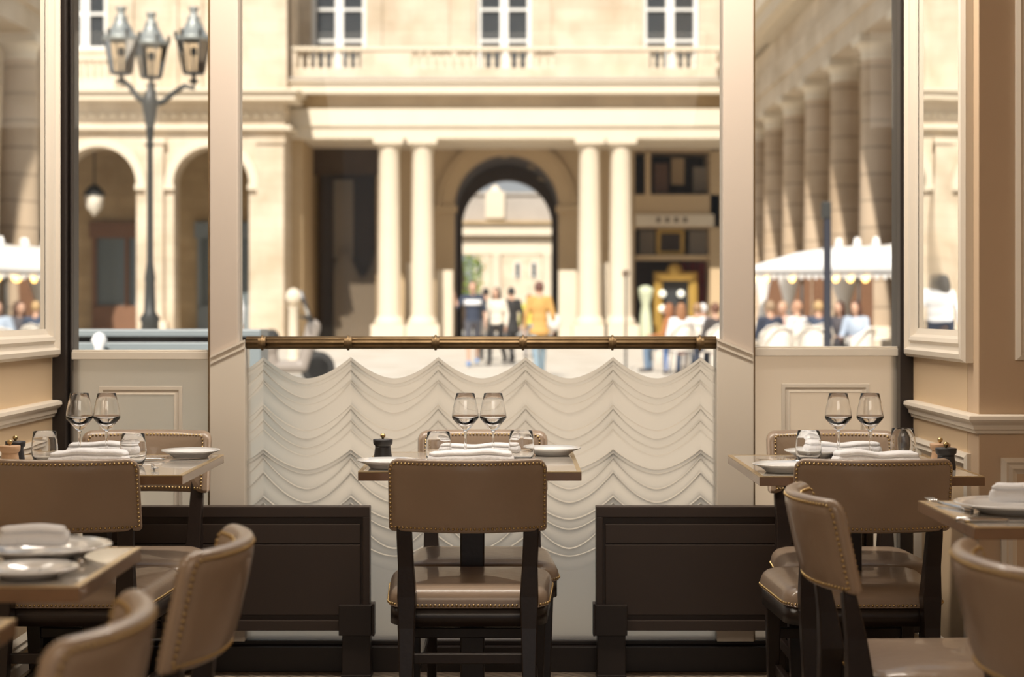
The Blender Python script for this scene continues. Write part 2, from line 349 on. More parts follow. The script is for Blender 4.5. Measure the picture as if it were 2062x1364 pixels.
# fluted brass rail
r = thing('brass_rail', 'fluted aged brass curtain rail running across the centre window above the etched swags', 'rail', (0, YW-.03, V(690)))
pts = []; n_ = 40
mb = MB(); vs = []; fs = []
for e, x in enumerate((U(499), U(1440))):
    for k_ in range(n_): a = 2*PI*k_/n_; rr = .0175+.0022*math.cos(a*8); vs.append((x, rr*math.cos(a), rr*math.sin(a)*1.06))
for k_ in range(n_): fs.append((k_, (k_+1) % n_, n_+(k_+1) % n_, n_+k_))
fs += [tuple(range(n_)), tuple(range(2*n_-1, n_-1, -1))]
mb.add(vs, fs, True).build('tube', OLDBRASS, r)
for px in (531, 703, 878, 1053, 1232, 1407):
    pr = [(.018,-.013),(.022,-.011),(.020,-.006),(.0255,-.003),(.0255,.003),(.020,.006),(.022,.011),(.018,.013)]
    mb = MB(); vs = []; fs = []
    for rr, a_ in pr:
        for k_ in range(20): a = 2*PI*k_/20; vs.append((U(px)+a_, rr*math.cos(a), rr*math.sin(a)))
    for j in range(len(pr)-1):
        for k_ in range(20): fs.append((j*20+k_, j*20+(k_+1) % 20, (j+1)*20+(k_+1) % 20, (j+1)*20+k_))
    mb.add(vs, fs, True).build('ring', OLDBRASS, r)

# low brown metal panels on feet under the window
def radiator(label, xa, xb, leg_at, sgn):
    z0, z1, y0, y1 = PZ(1266, 5.62), PZ(1018, 5.62), 5.575, 5.635
    r = thing('radiator_panel', label, 'radiator', (0,0,0))
    MB().box(xa, xb, y0+.012, y1, z0, z1-.001).box(xa, xb, y0, y0+.013, z1-.034, z1).box(xa, xb, y0, y0+.013, z0, z0+.034)\
        .box(xa, xa+.022, y0, y0+.013, z0+.033, z1-.033).box(xb-.022, xb, y0, y0+.013, z0+.033, z1-.033).build('casing', RAD, r, bevel=.002)
    MB().box(xa+.03, xb-.03, y0+.004, y0+.013, z0+.05, z1-.052-.07).box(xa+.03, xb-.03, y0+.0035, y0+.013, z1-.118, z1-.056).build('front_plate', RAD, r, bevel=.002)
    for lx in leg_at:
        l = MB().box(lx-.048, lx+.048, y0-.018, y1+.004, 0.0, .012).box(lx-.045, lx+.045, y0-.010, y1, .01, z0+.02).build('leg', DARK, r, bevel=.002)
        MB().box(lx-.055, lx+.050, y0-.022, y1, z0-.012, z0+.085).box(lx+sgn*.052, lx+sgn*.060, y0-.03, y0+.02, z0-.012, z0+.092).build('bracket', DARK, l, bevel=.002)
    return r
radiator('dark brown metal radiator panel on feet left of the centre chair', -1.32, PX(745, 5.59), [PX(718, 5.58), -1.22], 1)
radiator('dark brown metal radiator panel on feet right of the centre chair', PX(1200, 5.59), 1.16, [PX(1231, 5.58), 1.05], -1)

# ------------------------------------------------------------------ dining chair
RB = [None]     # radius of the lower corners when it differs
def rrect(a, b_, r_, n_c=8, n_s=14):
    pts = []
    b_ = max(b_, 0); r_ = min(max(r_, 1e-6), a, b_); q_ = r_ if RB[0] is None else min(max(r_-RB[0], 1e-6), a, b_)
    cs = [(a-r_, b_-r_, 0), (-a+r_, b_-r_, PI/2), (-a+q_, -b_+q_, PI), (a-q_, -b_+q_, 3*PI/2)]
    for q, (cx, cy, a0) in enumerate(cs):
        rc = r_ if q < 2 else q_
        for i in range(n_c+1): t_ = a0+PI/2*i/n_c; pts.append((cx+rc*math.cos(t_), cy+rc*math.sin(t_)))
        nx_ = cs[(q+1) % 4]; rn_ = r_ if (q+1) % 4 < 2 else q_; p0 = pts[-1]; p1 = (nx_[0]+rn_*math.cos(nx_[2]), nx_[1]+rn_*math.sin(nx_[2]))
        for i in range(1, n_s): f_ = i/n_s; pts.append((p0[0]+(p1[0]-p0[0])*f_, p0[1]+(p1[1]-p0[1])*f_))
    return pts
def cushion(mb, a, b_, rad, prof_a, prof_b, fn):   # profiles: list of (inset, w) from the edge to the middle for each face
    prof_a = list(prof_a[:-1])+[(b_, prof_a[-1][1])]; prof_b = list(prof_b[:-1])+[(b_, prof_b[-1][1])]
    rings = [(d, w_) for d, w_ in reversed(prof_a)] + list(prof_b); vs = []; fs = []
    for d, w_ in rings: vs += [fn(u, v, w_) for u, v in rrect(a-d, b_-d, rad-d)]
    N = len(rrect(a, b_, rad))
    for j in range(len(rings)-1):
        for i in range(N): fs.append((j*N+i, j*N+(i+1) % N, (j+1)*N+(i+1) % N, (j+1)*N+i))
    return mb.add(vs, fs, True)
BA, BB, BR = .212, .096, .030       # backrest half width, half height, corner
def bmap(u, v, w_):                 # w towards the front of the chair (+y); chair faces +y
    # arc: the middle bulges backwards
    R = .36; th = u/R; z = .706+v; lean = -.022*(v/.1)
    y = .062 - R*(1-0) + R*(1-math.cos(th)) + R - .062
    return ((R - w_)*math.sin(th)*1.0, lean + R - (R - w_)*math.cos(th) - .062, z)
def smap(u, v, w_):
    k = 1.0 - .10*(1-(v+.215)/.43); return (u*k, .265+v, w_)
def nails(mb, outline, fn, r_=.0037, sp=.0112, w_=0.0, skip=None):
    pts = [Vector(fn(u, v, w_)) for u, v in outline]; N = len(pts); acc = 0; nxt = 0
    cen = sum(pts, Vector())/N
    for i in range(N):
        p, q = pts[i], pts[(i+1) % N]; L_ = (q-p).length
        while nxt <= acc+L_:
            c = p.lerp(q, (nxt-acc)/L_ if L_ else 0)
            if not (skip and skip(c)): mb.ell(c, r_, 7, 4)
            nxt += sp
        acc += L_
def make_chair():
    r = thing('dining_chair', '', 'chair')
    # backrest
    pf = [(0,.0),(.001,.007),(.004,.012),(.009,.016),(.02,.019),(.035,.021),(.06,.022),(.085,.0222),(BB-.001,.0222)]
    pb = [(0,.0),(.001,-.007),(.003,-.011),(.008,-.0145),(.0135,-.0135),(.020,-.0165),(.035,-.0185),(.06,-.0193),(.085,-.0194),(BB-.001,-.0194)]
    RB[0] = .018
    bk = cushion(MB(), BA, BB, BR, pb, pf, bmap).build('backrest', LEATHER, r)
    mb = MB(); nails(mb, rrect(BA-.0125, BB-.0125, BR-.0125), bmap, w_=-.0145); mb.build('nailhead_trim', BRASS, bk); mb = MB(); nails(mb, rrect(BA-.0145, BB-.0145, BR-.0145), bmap, w_=.0185)
    mb.build('nailhead_trim', BRASS, bk)
    # seat
    RB[0] = None
    pt = [(0,.0),(.0005,.012),(.003,.024),(.009,.036),(.020,.045),(.04,.051),(.08,.056),(.13,.058),(.2145,.059)]
    st = cushion(MB(), .232, .215, .075, [(0,0),(.004,-.002),(.02,-.003),(.214,-.003)], pt, lambda u, v, w_: smap(u, v, .404+w_)).build('seat', LEATHER, r)
    mb = MB(); nails(mb, rrect(.2325, .2155, .075), lambda u, v, w_: smap(u, v, .4105)); mb.build('nailhead_trim', BRASS, st)
    cushion(MB(), .226, .209, .07, [(0,0),(.01,0),(.208,0)], [(0,.046),(.01,.046),(.208,.046)], lambda u, v, w_: smap(u, v, .355+w_)).build('seat_frame', WOOD, r)
    for s in (-1, 1):
        MB().bar([((s*.160,-.040,0),.014,.016),((s*.158,-.002,.20),.017,.019),((s*.158,.022,.36),.021,.024),((s*.158,.026,.44),.024,.026),((s*.160,.018,.52),.020,.020),((s*.163,.004,.60),.020,.014),((s*.163,-.006,.66),.019,.008)]).build('leg', WOOD, r, bevel=.003)
        MB().bar([((s*.186,.445,0),.013,.013),((s*.188,.435,.20),.017,.017),((s*.190,.425,.374),.021,.021)]).build('leg', WOOD, r, bevel=.003)
        MB().box(s*.176-.009, s*.176+.009, .02, .43, .150, .182).build('stretcher', WOOD, r, bevel=.003)
    MB().box(-.165, .165, .016, .034, .265, .292).build('stretcher', WOOD, r, bevel=.003)
    MB().box(-.180, .180, .422, .440, .255, .285).build('stretcher', WOOD, r, bevel=.003)
    return r
chair0 = make_chair(); used = [False]
def chair(x, y, rz, label, group):
    c = chair0 if not used[0] else copy_tree(chair0); used[0] = True
    c.location = (x, y, 0); c.rotation_euler = (0, 0, rz); c['label'] = label; c['group'] = group; return c
G1 = 'dining chairs around the window tables'; G2 = 'dining chairs at the side tables'
# the chair origin is the line joining the two ends of its backrest
chair(-.114, 4.475, 0, 'tan leather dining chair, centre front, its nailed back turned to us before the centre table', G1)
chair(-.092, 5.43, PI, 'tan leather dining chair behind the centre table, back against the etched glass', G1)
chair(-1.157, 4.475, 0, 'tan leather dining chair with its back to us in front of the left window table', G1)
chair(-1.146, 5.43, PI, 'tan leather dining chair facing us behind the left window table', G1)
chair(.925, 4.475, 0, 'tan leather dining chair with its back to us in front of the right window table', G1)
chair(1.000, 5.42, PI, 'tan leather dining chair facing us behind the right window table', G1)
chair(-.530, 2.90, PI/2, 'tan leather chair seen from its side at the left side table with plates and napkin', G2)
chair(-.550, 2.18, PI/2, 'blurred tan leather chair nearest the camera at the bottom left corner', G2)
chair(.674, 3.66, -PI/2, 'tan leather chair seen from its side, overlapping the front chair of the right window table', G2)
chair(.792, 2.71, -PI/2, 'blurred tan leather chair nearest the camera at the bottom right corner', G2)

# ------------------------------------------------------------------ tables
def make_table(name, x0, x1, y0, y1, label, group, ped=None, wallleg=False):
    cx, cy = (x0+x1)/2, (y0+y1)/2; hx, hy = (x1-x0)/2, (y1-y0)/2
    r = thing(name, label, 'table', (cx, cy, 0), 0, group)
    MB().box(-hx+.012, hx-.012, -hy+.012, hy-.012, .728, .7500).build('tabletop', TOP, r)
    mb = MB(); e = .012
    for a in ((-hx, hx, -hy, -hy+e), (-hx, hx, hy-e, hy), (-hx, -hx+e, -hy+e, hy-e), (hx-e, hx, -hy+e, hy-e)): mb.box(*a, .7255, .7480)
    mb.box(-hx+e, hx-e, -hy+e, hy-e, .7255, .7281); mb.build('edge_band', EDGE, r, bevel=.0015)
    mb = MB()
    for a in ((-hx, hx, -hy, -hy+e), (-hx, hx, hy-e, hy), (-hx, -hx+e, -hy+e, hy-e), (hx-e, hx, -hy+e, hy-e)): mb.box(*a, .7481, .7504)
    mb.build('metal_lip', EDGEBRASS, r)
    MB().bar([((0,0,.03),.034,.034),((0,0,.70),.034,.034),((0,0,.712),.05,.05)]).box(-.14,.14,-.14,.14,.711,.7254).build('pedestal', WOOD, r, bevel=.004)
    MB().box(-.20,.20,-.03,.03,.0,.03).box(-.03,.03,-.20,.20,.0,.0299).build('base', WOOD, r, bevel=.004)
    return r
TG = 'window tables'
make_table('dining_table', -.410, .185, 4.625, 5.27, 'centre dining table laid for two between the chairs at the etched window', TG)
make_table('dining_table', -1.455, -.857, 4.52, 5.17, 'left window dining table whose pale edge points at the centre window', TG)
make_table('dining_table', .640, 1.222, 4.49, 5.16, 'right window dining table beside the right wall with its wine glasses', TG)
make_table('dining_table', -1.40, -.672, 2.70, 3.15, 'side table at lower left laid with two plates and a white napkin', 'side tables')
make_table('dining_table', -1.45, -.690, 1.95, 2.42, 'side table cut off by the bottom left corner, only its pale edge showing', 'side tables')
make_table('dining_table', .915, 1.70, 3.44, 3.92, 'side table at the right edge with a plate and a rolled napkin', 'side tables')

# ------------------------------------------------------------------ tableware
TZ = .7500
def proto(fn):
    st = {}
    def go(loc, rz, label, group, **k):
        key = tuple(sorted(k.items()))
        if key not in st: st[key] = fn(**k); c = st[key]
        else: c = copy_tree(st[key])
        c.location = loc; c.rotation_euler = (0, 0, rz); tag(c, label, None, group); return c
    return go
@proto
def wine_glass():
    r = thing('wine_glass', '', 'wine glass')
    bowl = [(.0006,.082),(.006,.0835),(.014,.090),(.028,.107),(.0365,.1165),(.0388,.121),(.0385,.126),(.036,.145),(.031,.168),(.0262,.190),(.0259,.1904),(.0256,.190),(.0303,.168),(.0352,.145),(.0376,.126),(.0374,.123),(.0335,.1195),(.024,.1125),(.011,.1045),(.004,.1020),(.0002,.1015)]
    MB().lathe(bowl, n=40).build('bowl', GLASS, r)
    MB().lathe([(.0001,.0005),(.034,.0005),(.0345,.0015),(.030,.003),(.012,.006),(.005,.012),(.0037,.03),(.0035,.06),(.0042,.076),(.0065,.0822),(.0001,.0822)], n=28).build('stem', GLASS, r)
    return r
@proto
def tumbler():
    r = thing('water_tumbler', '', 'tumbler')
    MB().lathe([(.0001,.0005),(.025,.0005),(.030,.006),(.0355,.022),(.0368,.038),(.0350,.062),(.0312,.0875),(.0308,.0880),(.0304,.0875),(.0341,.062),(.0358,.038),(.0340,.022),(.0285,.010),(.024,.0075),(.0001,.0070)], n=40).build('glass_wall', GLASS, r)
    return r
@proto
def plate(d=.085, h=.020):
    r = thing('plate', '', 'plate')
    MB().lathe([(.0001,.001),(d*.52,.001),(d*.56,.0),(d*.60,.001),(d*.62,.004),(d*.80,h*.68),(d,h),(d*1.005,h+.0012),(d*.99,h+.003),(d*.78,h*.85),(d*.64,h*.45),(d*.56,.0055),(.0001,.005)], n=56).build('dish', CHINA, r)
    return r
@proto
def mill(wood=0):
    r = thing('pepper_mill', '', 'mill')
    m = PALEMILL if wood else BLACKMILL
    MB().lathe([(.0001,.0),(.0255,.0),(.0262,.002),(.0255,.012),(.0225,.033),(.0225,.036),(.0001,.036)], n=32).build('body', m, r)
    MB().lathe([(.0001,.0365),(.0225,.0365),(.0240,.040),(.0275,.043),(.0285,.054),(.0280,.0565),(.0180,.0575),(.0001,.0575)], n=32).build('cap', m, r)
    MB().lathe([(.0001,.0576),(.003,.0576),(.0032,.060),(.0062,.0625),(.0078,.067),(.0062,.0715),(.0001,.0735)], n=20).build('knob', BRASS, r)
    return r
def napkin(loc, L_, W_, H_, rz, label, group, seed=1):
    r = thing('napkin', label, 'napkin', loc, rz, group); rn = random.Random(seed); ph = [rn.random()*6 for _ in range(4)]
    def fn(u, v, w_):
        w_ *= 1.35; f_ = 1+.07*math.sin(u*28+ph[0])+.04*math.sin(u*61+ph[1]); return (u+.004*math.sin(v*80+ph[2]), v*(1+.05*math.sin(u*19+ph[3])), max(.0006, .0006+w_*f_))
    m = H_
    cushion(MB(), L_/2, W_/2, .012, [(0,m*.25),(.002,m*.05),(.006,0),(W_/2-.001,0)], [(0,m*.45),(.001,m*.62),(.004,m*.80),(.010,m*.95),(.02,m),(W_/2-.001,m*1.03)], fn).build('folded_cloth', LINEN, r)
    cushion(MB(), L_/2-.006, W_/2-.005, .010, [(0,m*.9),(.01,m*.9),(W_/2-.006,m*.9)], [(0,m*1.02),(.002,m*1.12),(.008,m*1.18),(W_/2-.006,m*1.2)], fn).build('top_fold', LINEN, r)
    return r
@proto
def fork():
    r = thing('fork', '', 'fork'); mb = MB()
    mb.tube([(0,-.10,.002),(0,-.05,.0032),(0,.02,.004),(0,.045,.005)], [.0048,.0038,.0026,.0035], 8, sx=1)
    mb.box(-.010,.010,.043,.060,.0045,.0062)
    for k_ in range(4): x = -.0085+k_*.00567; mb.tube([(x,.058,.0054),(x,.075,.0072),(x,.095,.0105)], [.0016,.0015,.0009], 6)
    mb.build('fork_body', STEEL, r); return r
@proto
def knife():
    r = thing('knife', '', 'knife')
    MB().tube([(0,-.11,.005),(0,-.08,.005),(0,-.02,.0045),(0,-.005,.004)], [.0052,.0055,.0042,.003], 10).build('handle', STEEL, r)
    MB().prism([(-.006,-.006),(-.008,.04),(-.008,.09),(-.002,.112),(.004,.10),(.005,-.006)], .0032, .0045, lambda a, b_, c: (a, b_, c)).build('blade', STEEL, r); return r
wg, tg, pg = 'wine glasses on the window tables', 'water tumblers on the window tables', 'plates on the tables'
def T(x, y): return (x, y, TZ+.0006)
YG = 5.0
for (xw, xt, nm, wx) in ((PX(937,YG), PX(993,YG), 'centre', 0), (PX(160,YG), PX(215,YG), 'left window', 0), (PX(1688,YG), PX(1752,YG), 'right window', 0)):
    wine_glass(T(xw, YG), 0, 'empty stemmed wine glass on the %s table, the left one of its pair' % nm, wg)
    wine_glass(T(xt, YG), .4, 'empty stemmed wine glass on the %s table, the right one of its pair' % nm, wg)
for (px, y, nm) in ((883,4.88,'centre table, left of the wine glasses'),(1050,4.92,'centre table, right of the wine glasses'),(90,4.90,'left window table, beside the two mills'),(268,4.80,'left window table, beside the fork'),(1628,4.92,'right window table, left of the wine glasses'),(1818,5.02,'right window table, nearest the right wall')):
    tumbler(T(PX(px, y), y), 0, 'clear stemless water tumbler on the ' + nm, tg)
plate(T(PX(1112,5.16), 5.16), 0, 'white plate at the back right corner of the centre table', pg)
plate(T(PX(782,4.74)+.0, 4.735), 0, 'white plate at the front left corner of the centre table', pg)
plate(T(PX(385,5.08), 5.07), 0, 'white plate at the back right of the left window table', pg)
plate(T(PX(1580,4.62), 4.62), 0, 'white plate at the front left corner of the right window table', pg)
plate(T(PX(1640,5.05), 5.06), 0, 'white plate at the back left of the right window table', pg)
plate(T(PX(70,2.96)-.0, 3.02), 0, 'larger white plate carrying a napkin on the lower left side table', pg, d=.115)
plate(T(PX(45,2.76), 2.80), 0, 'small white bread plate at the front of the lower left side table', pg, d=.078, h=.014)
plate(T(PX(2012,3.66)+.045, 3.69), 0, 'large white plate on the right side table under the rolled napkin', pg, d=.130)
mg = 'pepper mills on the tables'
mill(T(PX(771,5.02), 5.02), 0, 'dark pepper mill standing alone on the centre table', mg)
mill(T(PX(20,4.78), 4.78), 0, 'pale wood mill with a round brass knob on the left window table', mg, wood=1)
mill(T(PX(38,4.94)-.01, 4.94), 0, 'dark mill half hidden by the pale mill on the left window table', mg)
mill(T(PX(1905,4.70), 4.70), 0, 'dark mill at the wall end of the right window table', mg)
mill(T(PX(1893,4.86), 4.86), 0, 'pale mill half hidden by the dark mill on the right window table', mg, wood=1)
ng = 'folded white napkins'
napkin(T(PX(948,4.80), 4.80), .235, .085, .026, 0, 'folded white napkin at the front setting of the centre table', ng, 1)
napkin(T(PX(966,5.12), 5.12), .235, .075, .022, 0, 'folded white napkin at the far setting of the centre table', ng, 2)
napkin(T(PX(182,4.74), 4.74), .215, .085, .030, 0, 'folded white napkin at the front setting of the left window table', ng, 3)
napkin(T(PX(208,5.08), 5.09), .215, .070, .026, 0, 'folded white napkin at the far setting of the left window table', ng, 4)
napkin(T(PX(1762,4.70), 4.70), .230, .085, .030, 0, 'folded white napkin at the front setting of the right window table', ng, 5)
napkin(T(PX(1697,5.10), 5.11), .220, .070, .026, 0, 'folded white napkin at the far setting of the right window table', ng, 6)
napkin((PX(60,3.0), 3.02, TZ+.024), .12, .080, .018, .15, 'rolled white napkin lying on the plate of the lower left side table', ng, 7)
napkin((PX(2030,3.66)+.04, 3.69, TZ+.024), .13, .085, .022, -.3, 'rolled white napkin lying on the plate of the right side table', ng, 8)
cg = 'cutlery on the tables'
fork(T(PX(310,4.72), 4.72), -2.9, 'steel fork beside the tumbler on the left window table', cg)
knife(T(PX(337,4.98), 4.96), -1.2, 'steel knife between the fork and the plate on the left window table', cg)
fork(T(PX(848,4.93)-.0, 4.93), 1.9, 'steel fork left of the tumbler on the centre table', cg)
knife(T(PX(1592,4.90), 4.90), .9, 'steel knife at the left edge of the right window table', cg)
fork(T(.955, 3.80), .25, 'steel fork left of the large plate on the right side table', cg)
knife(T(PX(2035,3.52), 3.52), -PI/2, 'steel knife in front of the large plate on the right side table', cg)
knife(T(-.775, 3.02), .5, 'steel knife near the back corner of the lower left side table', cg)
fork(T(-.775, 2.86), .2, 'steel fork right of the bread plate on the lower left side table', cg)

exec_outside = True
# ------------------------------------------------------------------ outside: ground
struct(MB().box(-60, 60, 5.95, 180, -.12, 0).build('ground', PAVE))

# ------------------------------------------------------------------ central palace front
YP = 63.0
def cx_(px, d=YP): return PX(px, d)
def cz_(py, d=YP): return PZ(py, d)
pal = thing('palace_facade', 'sunlit limestone palace front with paired columns, balcony and central archway', 'building')
def column(px, par, y=YP, zt=7.36, rr=.415):
    x = cx_(px, y)
    c = MB().lathe([(rr*1.02,.95),(rr*1.02,1.0),(rr,1.4),(rr*.99,3),(rr*.9,zt-.55),(rr*.93,zt-.5)], (x, y, 0), 28).build('column', STM, par)
    MB().lathe([(rr*1.3,.66),(rr*1.34,.74),(rr*1.2,.84),(rr*1.12,.88),(rr*1.1,.95),(rr*1.02,.96)], (x, y, 0), 28).box(x-rr*1.5, x+rr*1.5, y-rr*1.5, y+rr*1.5, 0, .66).build('column_base', STM, c)
    MB().lathe([(rr*.93,zt-.5),(rr*.98,zt-.45),(rr*.94,zt-.38),(rr*.96,zt-.3),(rr*1.2,zt-.18)], (x, y, 0), 28).box(x-rr*1.3, x+rr*1.3, y-rr*1.3, y+rr*1.3, zt-.18, zt).build('capital', STM, c)
for px in (784, 851, 1187, 1250): column(px, pal)
X0, X1 = cx_(575), 8.05
MB().box(X0, X1, YP-.50, YP+3.9, 7.36, 7.80).box(X0, X1, YP-.60, YP+3.9, 7.80, 8.42).build('architrave', STM, pal)
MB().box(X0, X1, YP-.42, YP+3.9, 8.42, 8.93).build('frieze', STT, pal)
MB().box(X0, X1, YP-1.0, YP+2, 8.93, 9.30).box(X0, X1, YP-1.12, YP+2, 9.30, 9.40).build('cornice', STM, pal)
MB().box(X0-.2, X1, YP-1.16, YP+2, 9.40, 9.47).build('cornice_lead', SLATE, pal)
MB().box(X0, X1, YP-.75, YP-.35, 9.47, 9.86).build('balcony_base', STX, pal)
MB().box(X0, X1, YP-.78, YP-.32, 10.50, 10.62).build('balcony_rail', STM, pal)
for a, b_ in ((575,598),(727,828),(1122,1308),(1402,1440)):
    MB().box(cx_(a,62.4), cx_(b_,62.4), YP-.72, YP-.38, 9.86, 10.50).build('balcony_panel', STX, pal)
def baluster(par, x, y, z0, z1):
    h = z1-z0
    MB().lathe([(.075,0),(.075,.08*h),(.04,.14*h),(.070,.3*h),(.074,.4*h),(.04,.7*h),(.035,.8*h),(.06,.86*h),(.075,.92*h),(.075,h)], (x, y, z0), 10).build('baluster', STM, par)
for a, b_, c_ in ((598,727,8),(828,1122,17),(1308,1402,6)):
    for i in range(c_): baluster(pal, cx_(a+(i+.5)*(b_-a)/c_, 62.4), YP-.55, 9.86, 10.50)
# upper storey wall with three tall windows
YU = 65.3
ub = [cx_(575,YU)-1, cx_(626,YU), cx_(737,YU), cx_(960,YU), cx_(1070,YU), cx_(1295,YU), cx_(1407,YU), 9.6]
mb = MB()
for i in range(0, 8, 2): mb.box(ub[i], ub[i+1], YU, YU+1.5, 9.4, 17)
for i in (1, 3, 5): mb.box(ub[i], ub[i+1], YU, YU+1.5, 9.4, PZ(150,YU)).box(ub[i], ub[i+1], YU, YU+1.5, 14.5, 17)
mb.build('upper_wall', STX, pal)
for a, b_ in ((595,618),(745,770),(872,905),(925,950),(1082,1110),(1250,1285)): MB().box(cx_(a,YU), cx_(b_,YU), YU-.10, YU+.01, 10.9, 17).build('pilaster', STX, pal)
def tall_window(par, x0, x1, z0, z1, y):
    f_ = MB().loop(x0, x1, z0, z1, [(0,0),(0,.12),(.16,.12),(.16,0)], lambda a, b_, h: (a, y-h, b_))
    xm = (x0+x1)/2; f_.box(xm-.16, xm+.16, y-.11, y, z0, z1)
    for zz in (z0+1.32, z0+2.5): f_.box(x0, x1, y-.09, y, zz-.05, zz+.05)
    o = f_.build('window', WWHITE, par)
    MB().box(x0, x1, y+.01, y+.05, z0, z1).build('pane', DPANE, o)
for i in (1, 3, 5): tall_window(pal, ub[i], ub[i+1], PZ(150,YU), 14.5, YU+.45)
# porch back wall with the arch, side bays
YB = 66.9
AX, AR, AZs = cx_(1020,YB), 2.01, PZ(415,YB)
def archpoly(x0, x1, ztop, ax, ar, zs, n_=24): # wall piece above springing, with the arch cut out
    return [(x0, zs), (ax-ar, zs)] + [(ax-ar*math.cos(PI*i/n_), zs+ar*math.sin(PI*i/n_)) for i in range(1, n_)] + [(ax+ar, zs), (x1, zs), (x1, ztop), (x0, ztop)]
XB0, XB1 = cx_(757,YB), cx_(1278,YB)
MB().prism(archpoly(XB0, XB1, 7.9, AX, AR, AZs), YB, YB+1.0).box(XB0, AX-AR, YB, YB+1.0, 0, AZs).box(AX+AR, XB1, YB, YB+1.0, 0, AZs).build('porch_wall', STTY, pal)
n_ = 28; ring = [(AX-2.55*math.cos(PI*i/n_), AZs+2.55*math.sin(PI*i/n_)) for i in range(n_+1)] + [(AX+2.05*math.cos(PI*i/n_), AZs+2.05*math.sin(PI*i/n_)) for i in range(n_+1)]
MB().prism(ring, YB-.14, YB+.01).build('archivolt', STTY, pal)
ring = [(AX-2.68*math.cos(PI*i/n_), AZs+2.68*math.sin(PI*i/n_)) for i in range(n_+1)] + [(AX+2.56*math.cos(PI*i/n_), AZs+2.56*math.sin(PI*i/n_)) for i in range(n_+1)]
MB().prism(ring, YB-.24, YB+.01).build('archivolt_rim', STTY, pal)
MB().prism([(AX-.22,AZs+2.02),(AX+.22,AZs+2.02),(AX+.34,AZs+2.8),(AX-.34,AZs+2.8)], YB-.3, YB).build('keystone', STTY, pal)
for s in (-1, 1):
    x = AX+s*2.38; MB().box(x-.48, x+.48, YB-.22, YB, AZs-.26, AZs).build('impost', STTY, pal)
# passage vault behind the arch
mb = MB(); n_ = 20; y0, y1 = YB+1.0, 75.0
o_ = [(AX-2.15*math.cos(PI*i/n_), AZs+2.15*math.sin(PI*i/n_)) for i in range(n_+1)] + [(AX+2.6*math.cos(PI*i/n_), AZs+2.6*math.sin(PI*i/n_)) for i in range(n_+1)]
mb.prism(o_, y0, y1).box(AX-2.6, AX-2.15, y0, y1, 0, AZs).box(AX+2.15, AX+2.6, y0, y1, 0, AZs)
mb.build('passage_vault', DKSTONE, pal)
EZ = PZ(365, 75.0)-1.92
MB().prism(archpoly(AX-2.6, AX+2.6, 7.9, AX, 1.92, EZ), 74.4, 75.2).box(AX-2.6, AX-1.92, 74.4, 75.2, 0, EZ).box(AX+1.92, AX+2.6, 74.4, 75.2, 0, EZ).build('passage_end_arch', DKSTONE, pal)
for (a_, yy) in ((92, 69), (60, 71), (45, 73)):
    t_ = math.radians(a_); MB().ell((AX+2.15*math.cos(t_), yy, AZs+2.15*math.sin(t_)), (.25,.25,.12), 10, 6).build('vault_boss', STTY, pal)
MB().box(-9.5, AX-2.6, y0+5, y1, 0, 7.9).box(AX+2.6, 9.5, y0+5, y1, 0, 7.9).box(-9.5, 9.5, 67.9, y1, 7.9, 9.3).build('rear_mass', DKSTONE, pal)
# side doors' stone blocks flanking the arch
for a, b_, t_ in ((880,912,545),(1125,1160,545),(820,832,530),(1208,1224,530)): MB().box(cx_(a,65), cx_(b_,65), 64.6, 65.4, 0, PZ(t_,65)).build('stone_pier', STM, pal)
# left bay: dark glazed hall
MB().box(cx_(600,64)-.3, cx_(616,64), 62.9, 67.9, 0, 7.36).box(cx_(616,66), cx_(628,66), 65.6, 67.9, 0, 7.36).build('bay_pier', STTY, pal)
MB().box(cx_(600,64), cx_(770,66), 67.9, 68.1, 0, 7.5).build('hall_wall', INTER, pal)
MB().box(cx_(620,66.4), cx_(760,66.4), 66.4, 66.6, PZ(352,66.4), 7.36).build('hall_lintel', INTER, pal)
mb = MB(); xs = [cx_(675,67.3)+i*.09 for i in range(18)]
for i, x in enumerate(xs): mb.lathe([(.09,0),(.07,1.6),(.06,2.6+.5*math.sin(i*.4)),(.02,3.1+.6*math.sin(i*.4))], (x, 67.3, 0), 8)
mb.build('hall_curtain', CURT, pal)
MB().box(cx_(672,67.6), cx_(712,67.6), 67.5, 67.6, PZ(520,67.5), PZ(362,67.5)).build('hall_reflection', CURT, pal)  # pale panel added to stand in for reflections in the hall glass
MB().box(cx_(628,66.2), cx_(755,66.2), 66.15, 66.19, 0, PZ(352,66.2)).build('hall_glass', pane_mat('hall_glass', (.9,.88,.85), .35), pal)
# right bay: shop on two levels
XS0, XS1 = cx_(1278,66.9), cx_(1442,66.9)
def sb(name, px0, py0, px1, py1, y0, y1, m): return MB().box(cx_(px0,y0), cx_(px1,y0), y0, y1, PZ(py1,y0), PZ(py0,y0)).build(name, m, pal)
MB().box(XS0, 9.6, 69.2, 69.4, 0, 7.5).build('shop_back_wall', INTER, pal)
sb('shop_floor_band', 1278, 392, 1450, 458, 66.7, 69.2, STTY)
sb('shop_lintel', 1278, 280, 1450, 304, 66.7, 69.2, STTY)
MB().box(cx_(1300,66.7), cx_(1310,66.7), 66.7, 67.2, PZ(392,66.7), 7.36).box(cx_(1430,66.7), 9.6, 66.7, 69.0, 0, 7.36).build('shop_pier', STTY, pal)
sb('shop_sign_board', 1280, 432, 1438, 456, 66.55, 66.7, STM)
mb = MB()
for px in (1326, 1344, 1362, 1380): mb.box(cx_(px-4,66.5), cx_(px+4,66.5), 66.52, 66.56, PZ(448,66.5), PZ(438,66.5))
mb.build('sign_letter_marks', DKSTONE, pal)
sb('shelf', 1280, 514, 1434, 524, 67.0, 67.6, STTY)
